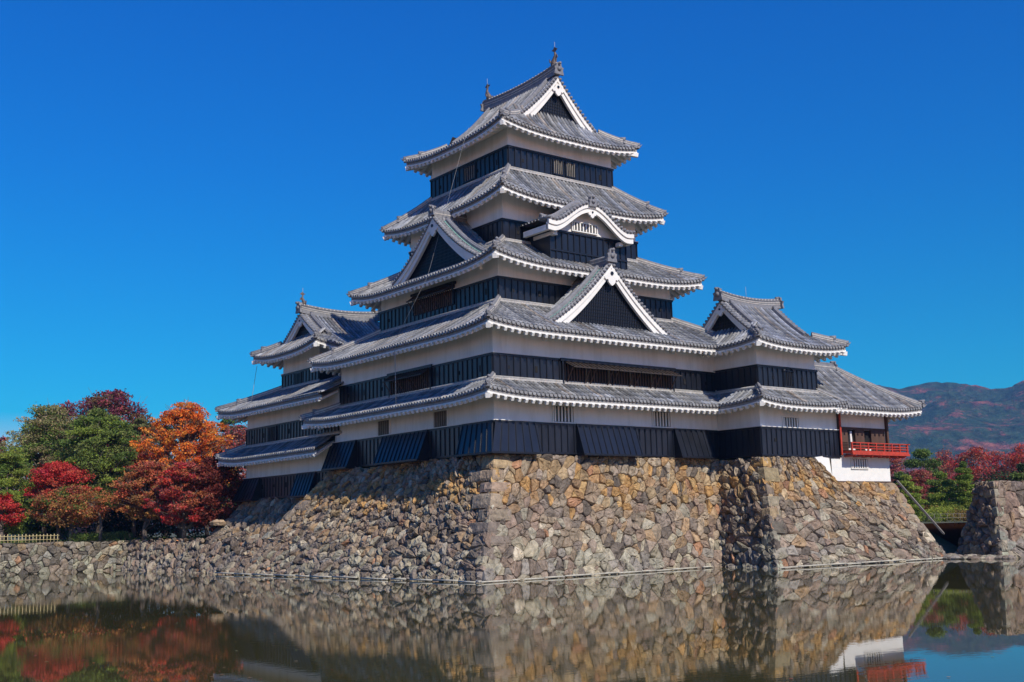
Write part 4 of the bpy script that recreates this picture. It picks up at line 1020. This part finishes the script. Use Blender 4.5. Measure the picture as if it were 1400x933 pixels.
def tree(name, label, x, y, z0, H, Wd, pal, group, trunk_h=.3, nclump=26, leaf=.2, nleaf=260, cone=0, lean=0, flat=.2, bare=0, r0=.2, low=None, clump=.2, tuft=False):
    root = thing(name, (x, y, z0), label, 'tree', group)
    R = random.Random(int(x*97+y*13+H*7)); t = MB()
    th = H*trunk_h; pts = [Vector((x, y, z0-.1))]; ln = Vector((R.uniform(-1,1), R.uniform(-1,1), 0))*lean
    for k in range(1, 7): pts.append(Vector((x, y, z0+H*.72*k/6))+ln*(k/6)*H+Vector((R.uniform(-.15,.15), R.uniform(-.15,.15), 0))*(H/9))
    t.tube(pts, [r0*(1-.13*k) for k in range(7)], 8)
    cl = []
    for k in range(nclump):
        u = (k+.5)/nclump; zz_ = z0+th+(H-th)*(u**.9)*.93
        prof_ = math.sin(math.pi*min(1, .18+u*.80))**.7 if not cone else (1-u*.88)
        rr_ = Wd*.5*prof_*R.uniform(.35, .95); a = R.uniform(0, 2*math.pi) if k % 2 else k*2.4
        c = Vector((x, y, zz_))+ln*H*u+Vector((math.cos(a)*rr_, math.sin(a)*rr_, R.uniform(-.045,.045)*H))
        s = Wd*clump*R.uniform(.7, 1.3)
        cl.append((c, (s*R.uniform(.7,1.5), s*R.uniform(.7,1.5), s*R.uniform(.35,.8)), nleaf, R.randrange(len(pal)) if R.random() < .75 else None))
        j = min(6, max(1, int((zz_-z0)/(H*.72)*6-.8))); st = pts[j] if j < 7 else pts[6]
        mid = st.lerp(c, .55)+Vector((0,0,-.03*H)); t.tube([st, mid, c], [r0*.34, r0*.2, r0*.07], 5)
        if bare or k % 3 == 0:
            for q in range(3+3*bool(bare)):
                e_ = c+Vector((R.uniform(-1,1), R.uniform(-1,1), R.uniform(.1,1)))*s*1.4; t.tube([mid.lerp(c, .6), e_], [r0*.1, r0*.03], 4)
    for k in range(nclump//2):
        u = R.uniform(.05, 1.0); a = R.uniform(0, 6.28); rr_ = Wd*.5*math.sin(math.pi*min(1, .18+u*.8))**.7*R.uniform(.95, 1.18)
        c = Vector((x, y, z0+th+(H-th)*(u*.96+.03)))+Vector((math.cos(a)*rr_, math.sin(a)*rr_, 0)); s = Wd*clump*R.uniform(.35, .6)
        cl.append((c, (s*1.5, s*1.5, s*.6), nleaf//4, R.randrange(len(pal))))
        t.tube([Vector((x, y, c.z-.12*H)).lerp(c, .45), c], [r0*.14, r0*.04], 4)
    t.build('trunk', BARK, root)
    leafmesh('crown', cl, LEAF, root, pal, leaf, flat, tuft=tuft)
    return root
def pine(name, label, x, y, z0, H, Wd, pal, group, pads=9, leaf=.22, n=700, column=False, r0=.12, dome=False):
    root = thing(name, (x, y, z0), label, 'tree', group); R = random.Random(int(x*31+y*7+H)); t = MB()
    pts = [Vector((x+math.sin(k*1.3)*.12*H/6, y+math.cos(k*1.7)*.12*H/6, z0-.1+H*.93*k/7)) for k in range(8)]
    t.tube(pts, [r0*(1-.11*k) for k in range(8)], 8); cl = []
    for k in range(pads):
        u = (k+.3)/pads; zz_ = z0+H*(.04+.92*u)
        w = Wd*.5*((1-.62*u**1.5) if not dome else math.sqrt(max(.15, 1-u*u)))
        if column: w *= R.uniform(.85, 1.05)
        m_ = max(1, int(4*w/(Wd*.5)))
        for q in range(m_):
            a = q*2*math.pi/m_+k*1.1; d = w*.55*(m_ > 1)
            c = Vector((x+math.cos(a)*d, y+math.sin(a)*d, zz_+R.uniform(-.12,.12)*H/8)); s = w*R.uniform(.55, .72)
            cl.append((c, (s, s, H/pads*.42), int(n*2.2/m_)+150, R.randrange(len(pal)))); t.tube([pts[min(7, int(7*(zz_-z0)/H))], c], [r0*.3, r0*.1], 5)
    t.build('trunk', BARK, root); leafmesh('crown', cl, LEAF, root, pal, leaf, .1, tuft=True)
    return root
RED_ = [(.55,.04,.035), (.62,.08,.05), (.44,.03,.05), (.55,.12,.06)]
RUST = [(.40,.12,.045), (.50,.18,.06), (.36,.08,.05), (.45,.24,.07), (.26,.14,.05)]
ORANGE = [(.76,.17,.025), (.80,.25,.035), (.68,.11,.03), (.76,.33,.05)]
PURP = [(.26,.05,.09), (.20,.05,.08), (.34,.07,.08), (.16,.06,.07)]
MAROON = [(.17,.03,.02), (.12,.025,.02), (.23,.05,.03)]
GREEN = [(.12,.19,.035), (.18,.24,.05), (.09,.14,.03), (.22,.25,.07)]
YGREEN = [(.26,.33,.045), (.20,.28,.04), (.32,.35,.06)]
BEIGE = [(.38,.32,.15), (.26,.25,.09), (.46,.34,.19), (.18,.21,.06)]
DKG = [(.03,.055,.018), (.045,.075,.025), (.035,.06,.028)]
PINK = [(.42,.09,.08), (.48,.12,.09), (.35,.06,.07), (.40,.16,.09)]
def T(px, d): p = at(px, d, 2.2); return p.x, p.y, 2.2
GL = 'autumn trees on the far bank left of the castle'
def tr(name, label, px, d, pytop, wpx, pal, group=GL, **k):
    x, y, z = T(px, d); H = ztop(px, pytop, d)-z
    return tree(name, label, x, y, z, H, wpx/FPX*d, pal, group, **k)
# back row
tr('maple_tree', 'tall dark purple maple rising behind the green pines', 142, 112, 536, 150, PURP+[(.16,.10,.04)], nclump=95, clump=0.1, leaf=.26, r0=.3, nleaf=210, trunk_h=.35)
tr('maple_tree', 'dull purple maple on the left skyline behind the beige tree', 82, 116, 550, 95, PURP, nclump=44, leaf=.26, nleaf=200, clump=0.15)
tr('maple_tree', 'small purple-red maple at the left picture edge', -8, 104, 598, 60, PURP+RED_[:1], nclump=22, leaf=.26)
tr('broadleaf_tree', 'yellowish olive tree between the purple maple and the orange tree', 190, 110, 570, 55, [(.16,.15,.05), (.10,.12,.04), (.22,.16,.06)], nclump=40, leaf=.26, clump=0.17)
tr('conifer_tree', 'dark green conifer tip behind the orange tree', 228, 118, 558, 36, DKG+GREEN[:1], nclump=26, cone=1, leaf=.26, tuft=True)
tr('cherry_tree', 'reddish cherry behind the turret roof end', 318, 108, 582, 80, PINK, nclump=30, leaf=.24, nleaf=180, bare=1)
tr('conifer_tree', 'dark green treetop just above the turret roof', 312, 124, 556, 50, DKG+GREEN[:1], nclump=24, leaf=.26)
tr('cherry_tree', 'rose red cherry between the green pine and the orange tree', 182, 98, 598, 62, RED_+PINK, nclump=34, leaf=.22, clump=.16)
# middle row
tr('pine_tree', 'beige and olive tinged pine at upper left', 62, 98, 558, 112, BEIGE+GREEN[:2], nclump=100, leaf=.22, clump=0.115, tuft=True, nleaf=430, r0=.25)
tr('pine_tree', 'large fresh green pine in the middle of the left grove', 134, 94, 562, 112, GREEN+YGREEN[:1], nclump=100, leaf=.22, clump=0.115, tuft=True, nleaf=430, r0=.25)
tr('pine_tree', 'yellow-green pine at the left picture edge', 8, 90, 612, 78, YGREEN+GREEN[:2], nclump=60, leaf=.2, clump=0.15, tuft=True, nleaf=420, trunk_h=.12)
tr('ginkgo_tree', 'bright orange tree, tallest one beside the turret', 250, 92, 551, 126, ORANGE, nclump=135, leaf=0.17, clump=0.075, r0=.26, nleaf=190, bare=1, trunk_h=.3, flat=0)
tr('maple_tree', 'orange-yellow tree right behind the bright orange tree', 284, 96, 585, 60, [(.50,.24,.04), (.45,.12,.04), (.55,.30,.06)], nclump=30, leaf=.2, clump=.16)
# front row
tr('maple_tree', 'small crimson maple above the bamboo fence', 80, 90, 634, 86, RED_, nclump=60, leaf=.16, clump=0.12, nleaf=330, trunk_h=.42)
tr('maple_tree', 'rusty brown maple below the crimson one', 97, 88.5, 668, 96, RUST+GREEN[:1], nclump=60, leaf=.16, clump=0.125, nleaf=300, trunk_h=.38)
tr('cherry_tree', 'broad russet cherry leaning towards the turret', 200, 86.5, 632, 88, RUST+RED_[3:], nclump=85, leaf=.16, clump=0.1, nleaf=300, bare=1, trunk_h=.3)
tr('cherry_tree', 'coral red cherry with drooping branches at the foot of the turret base', 252, 84.5, 634, 92, RED_+PINK+RUST[:2], nclump=95, leaf=.15, clump=0.09, nleaf=280, bare=1, trunk_h=.22)
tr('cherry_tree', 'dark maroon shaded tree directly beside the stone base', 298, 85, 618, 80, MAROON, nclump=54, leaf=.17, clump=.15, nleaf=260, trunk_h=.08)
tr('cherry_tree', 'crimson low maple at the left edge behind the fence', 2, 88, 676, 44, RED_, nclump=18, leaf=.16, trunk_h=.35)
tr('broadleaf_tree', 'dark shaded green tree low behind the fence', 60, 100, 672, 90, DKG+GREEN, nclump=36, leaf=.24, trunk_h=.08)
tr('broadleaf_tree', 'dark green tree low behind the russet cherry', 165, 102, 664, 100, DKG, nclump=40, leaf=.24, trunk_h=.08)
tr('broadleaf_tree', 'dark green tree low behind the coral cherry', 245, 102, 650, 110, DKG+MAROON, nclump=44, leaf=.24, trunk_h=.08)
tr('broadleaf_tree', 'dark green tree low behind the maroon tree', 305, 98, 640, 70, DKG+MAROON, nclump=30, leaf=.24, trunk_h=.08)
# leaning bare trunk
x, y, z = T(138, 88)
BASE = Vector((x, y, z)); m = MB(); m.tube([(x, y, z-.1), (x+.05, y, z+.9), (x+.02, y+.05, z+1.5), (x-.12, y, z+2.0), (x-.3, y+.2, z+2.4)], [.14, .12, .11, .07, .03], 8)
for k in range(5): m.tube([(x-.12, y, z+2.0), (x-.3-.2*k, y+.15*k, z+2.6+.15*k)], [.035, .01], 5)
setp(m.build('bare_trunk', BARK), 'pale leaning tree trunk standing on the bank wall', 'tree trunk')
def shrub(name, label, px, d, z0, w, h, pal, group=None, n=1500, leaf=.12):
    p = at(px, d); x, y = p.x, p.y; root = thing(name, (x, y, z0), label, 'shrub', group); R = random.Random(int(px)); cl = []
    for k in range(7):
        a = k*.9; cl.append((Vector((x+math.cos(a)*w*.28*(k > 0), y+math.sin(a)*w*.28*(k > 0), z0+h*.45)), (w*.3, w*.3, h*.5), n//7, R.randrange(len(pal))))
    t = MB()
    for k in range(5): t.tube([(x, y, z0-.05), (x+math.cos(k)*w*.2, y+math.sin(k*2)*w*.2, z0+h*.6)], [.04, .015], 5)
    t.build('stems', BARK, root); leafmesh('foliage', cl, LEAF, root, pal, leaf, .1)
for px, w, lb in ((118, 2.6, 'low green shrub behind the bank wall beside the pale trunk'), (150, 2.4, 'low green shrub just right of the pale trunk'), (165, 2.0, 'small dim shrub under the russet cherry')):
    shrub('low_shrub', lb, px, 89, 2.2, w, .7, GREEN, 'low shrubs on the left bank')
# ground cover
BASE = Vector((0,0,0))
cl = []
for k in range(60):
    p = at(random.uniform(-10, 320), random.uniform(86, 100), 2.2); cl.append((p, (1.4, 1.4, .18), 120, k))
setp(leafmesh('undergrowth', cl, LEAF, None, DKG+GREEN+[(.16,.09,.04)], .16, .3), kind='stuff')
P_ = []
for k in range(260):
    p = CAM + (FW+RR*random.uniform(-.5,.5)).normalized()*random.uniform(12, 55); P_.append((Vector((p.x, p.y, .012)), (.05,.05,.0), 1, k))
lo = leafmesh('floating_leaves', P_, LEAF, None, RUST+BEIGE, .09, 1.0); setp(lo, kind='stuff')
# far park building behind the trees
x, y, z = T(118, 128); p = thing('park_building', (x, y, z), 'reddish low building glimpsed between the trunks of the left grove', 'building')
m = MB(); d_ = R0; q = Vector((x, y, 0))
m.obox(q+Vector((0,0,4.0)), R0*5.5, F0*3, Vector((0,0,1.8))); m.build('wall', mat('terracotta_wall', (.34,.15,.11), .9, .15, 2), p)
m = MB(); m.prism([q-R0*6-F0*3.6+Vector((0,0,5.8)), q-F0*3.6-R0*6+Vector((0,0,6.0)), q-R0*6+Vector((0,0,7.3)), q-R0*6+F0*3.6+Vector((0,0,6.0)), q-R0*6+F0*3.6+Vector((0,0,5.8))], R0*12); m.build('roof', RIDGE, p)
m = MB()
for k in (-3.2, -1.2, 2.2): m.obox(q-F0*3.03+R0*k+Vector((0,0,4.2)), R0*.45, F0*.03, Vector((0,0,.5)))
m.build('window', PLAST2, p)

# right side garden
GR = 'clipped garden pines right of the castle'
x, y, z = T(1242, 94); pine('garden_pine', 'round headed clipped pine closest to the castle', x, y, z, 4.1, 2.7, YGREEN+GREEN[:2], GR, pads=8, dome=True, leaf=.16, n=1100)
x, y, z = T(1290, 98); pine('garden_pine', 'broad layered clipped pine with flat foliage pads', x, y, z, 4.5, 3.3, YGREEN+GREEN[:2], GR, pads=7, leaf=.16, n=1100)
x, y, z = T(1322, 96); pine('garden_pine', 'tall narrow layered clipped pine beside the rough wall', x, y, z, 5.2, 2.1, YGREEN+GREEN[:2], GR, pads=10, leaf=.15, column=True, n=1000)
x, y, z = T(1360, 112); pine('garden_pine', 'dark pine head peeping over the rough wall', x, y, z, 4.2, 2.6, DKG+GREEN, GR, pads=5, leaf=.2)
x, y, z = T(1402, 105); pine('garden_pine', 'dark green pine at the right picture edge', x, y, z, 5.4, 2.4, DKG+GREEN, GR, pads=7, leaf=.2, dome=True)
x, y, z = T(1266, 118); pine('pine_tree', 'loose crowned pine behind the red balcony', x, y, z, 7.9, 5.4, GREEN, GR, pads=7, leaf=.24, n=900)
x, y, z = T(1235, 108); pine('pine_tree', 'dark pine half hidden behind the balcony end', x, y, z, 5.0, 3.4, DKG+GREEN[:1], GR, pads=6, leaf=.22, n=900)
GC = 'red cherry trees right of the castle'
for (px, d, top, w, lb) in ((1262, 106, 645, 60, 'dull red cherry crown just right of the balcony'), (1300, 128, 618, 70, 'pale purplish cherry with thin branches behind the layered pines'), (1335, 122, 612, 74, 'bright crimson cherry above the tall layered pine'),
                            (1372, 126, 618, 80, 'crimson cherry above the corner of the rough wall'), (1408, 120, 610, 84, 'wide crimson cherry at the right picture edge'), (1225, 134, 618, 60, 'brownish bare cherry behind the balcony railing'), (1450, 128, 612, 90, 'crimson cherry beyond the right picture edge')):
    tr('cherry_tree', lb, px, d, top, w, (RED_+PINK) if 'rims' in lb else PINK+PURP[:1]+RUST[:1], GC, nclump=34, leaf=.2, clump=.15, nleaf=170, bare=1, trunk_h=.22, r0=.16)
shrub('clipped_azalea', 'yellow-green dome shrub below the layered pines', 1292, 90, 2.2, 3.0, 1.45, [(.36,.40,.05), (.28,.34,.05)], None, 2600, .1)
shrub('rusty_shrub', 'reddish brown shrub at the foot of the rough wall', 1318, 88, 2.2, 2.4, 1.0, [(.30,.10,.05), (.25,.17,.05), (.33,.22,.06)], None, 1800, .1)
shrub('green_shrub', 'small bright green shrub beside the sloping beam', 1273, 86, 2.2, 1.3, .7, YGREEN+GREEN, None, 900, .1)
# rope fence in the gap
BASE = Vector((33, 0, 2.2)); m = MB()
a_, b_ = at(1268, 82, 2.2), at(1330, 82, 2.2)
for k in range(8): p_ = a_.lerp(b_, k/7); m.tube([p_, p_+Vector((0,0,.6))], .018, 6)
o = m.build('bamboo_fence', WOODG); setp(o, 'thin bamboo rail fence in the gap before the yellow-green shrub', 'fence')
m = MB(); m.tube([a_+Vector((0,0,.6)), b_+Vector((0,0,.55))], .014, 5); m.tube([a_+Vector((0,0,.3)), b_+Vector((0,0,.3))], .014, 5); m.build('fence_rails', WOODG, o)
# dark hedge mass behind the gap
for (px, d, top, w, lb) in ((1258, 112, 672, 70, 'dark green tree low behind the round clipped pine'), (1308, 114, 668, 80, 'dark green tree low behind the layered pines'), (1380, 118, 650, 110, 'dark shaded tree low behind the rough wall')):
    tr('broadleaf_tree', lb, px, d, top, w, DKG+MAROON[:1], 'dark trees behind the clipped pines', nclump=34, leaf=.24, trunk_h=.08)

# ================================================================== MOUNTAINS
BASE = Vector((0,0,0))
def ridge_h(px):   # skyline height as an angle above the horizon in photo pixels
    xs = [-400, 0, 300, 600, 900, 1150, 1215, 1260, 1300, 1340, 1380, 1400, 1450, 1550, 1800, 2200]
    ys = [10, 20, 30, 60, 120, 172, 182, 183, 181, 177, 174, 180, 194, 205, 190, 150]
    return float(np.interp(px, xs, ys))
NX, NY = 240, 60; vs = []; D0, D1 = 1300., 2600.
for j in range(NY):
    v = j/(NY-1)
    for i in range(NX):
        px = -900+3200*i/(NX-1); p0 = at(px, 1.0) - CAM; p0.z = 0
        d = lerp(D0, D1, v); p = CAM + p0*d
        Hm = ridge_h(px)/FPX*2300*.925
        base_ = Hm*(math.sin(min(1, v*1.25)*math.pi/2)**1.3) * (1 if v < .8 else 1-(v-.8)*1.6)
        nz_ = noise.fractal(Vector((p.x/420, p.y/420, .3)), 1, 2, 6)*.30 + abs(noise.noise(Vector((p.x/170, p.y/260, 2))))*-.22
        z = base_*(1+nz_*(1-.75*max(0, min(1, (v-.55)/.25)))) + noise.noise(Vector((p.x/25, p.y/25, 0)))*3.0*min(1, v*4)
        vs.append((p.x, p.y, max(-2, z)+1.5))
fs = [(j*NX+i, j*NX+i+1, (j+1)*NX+i+1, (j+1)*NX+i) for j in range(NY-1) for i in range(NX-1)]
mt = bpy.data.materials.new('forested_hillside'); mt.use_nodes = True; n = mt.node_tree; b = n.nodes['Principled BSDF']; b.inputs['Roughness'].default_value = 1; b.inputs['Specular IOR Level'].default_value = .05
tc = n.nodes.new('ShaderNodeTexCoord'); a1 = n.nodes.new('ShaderNodeTexNoise'); a1.inputs['Scale'].default_value = .012; a1.inputs['Detail'].default_value = 12; a1.inputs['Roughness'].default_value = .78
a2 = n.nodes.new('ShaderNodeTexNoise'); a2.inputs['Scale'].default_value = .05; a2.inputs['Detail'].default_value = 5; a2.inputs['Roughness'].default_value = .7
n.links.new(tc.outputs['Object'], a1.inputs['Vector']); n.links.new(tc.outputs['Object'], a2.inputs['Vector'])
cr = n.nodes.new('ShaderNodeValToRGB'); e = cr.color_ramp.elements; e[0].position = .44; e[0].color = (.028,.055,.032,1); e[1].position = .68; e[1].color = (.34,.13,.07,1)
x_ = e.new(.52); x_.color = (.045,.060,.036,1); x_ = e.new(.58); x_.color = (.19,.065,.05,1)
hv = n.nodes.new('ShaderNodeHueSaturation'); mr = n.nodes.new('ShaderNodeMapRange'); mr.inputs[1].default_value = .3; mr.inputs[2].default_value = .7; mr.inputs[3].default_value = .35; mr.inputs[4].default_value = 1.9
n.links.new(a1.outputs[0], cr.inputs[0]); n.links.new(a2.outputs[0], mr.inputs[0]); n.links.new(mr.outputs[0], hv.inputs['Value']); n.links.new(cr.outputs[0], hv.inputs['Color']); n.links.new(hv.outputs[0], b.inputs['Base Color'])
bp = n.nodes.new('ShaderNodeBump'); bp.inputs['Strength'].default_value = 1; bp.inputs['Distance'].default_value = 14; n.links.new(a2.outputs[0], bp.inputs['Height']); n.links.new(bp.outputs[0], b.inputs['Normal'])
me = bpy.data.meshes.new('hills'); me.from_pydata(vs, [], fs); me.materials.append(mt); o = bpy.data.objects.new('hills', me); COL.objects.link(o); o['kind'] = 'structure'
for p_ in me.polygons: p_.use_smooth = True

# ================================================================== AIR
hm = bpy.data.materials.new('haze_air'); hm.use_nodes = True; n = hm.node_tree; n.nodes.remove(n.nodes['Principled BSDF'])
pv = n.nodes.new('ShaderNodeVolumePrincipled'); pv.inputs['Color'].default_value = (.20, .50, 1, 1); pv.inputs['Density'].default_value = HAZE; pv.inputs['Anisotropy'].default_value = .0
n.links.new(pv.outputs[0], n.nodes['Material Output'].inputs['Volume'])
m = MB(); m.box((-3200, -3200, -4), (6200, 6200, 350)); setp(m.build('haze', hm), kind='stuff')
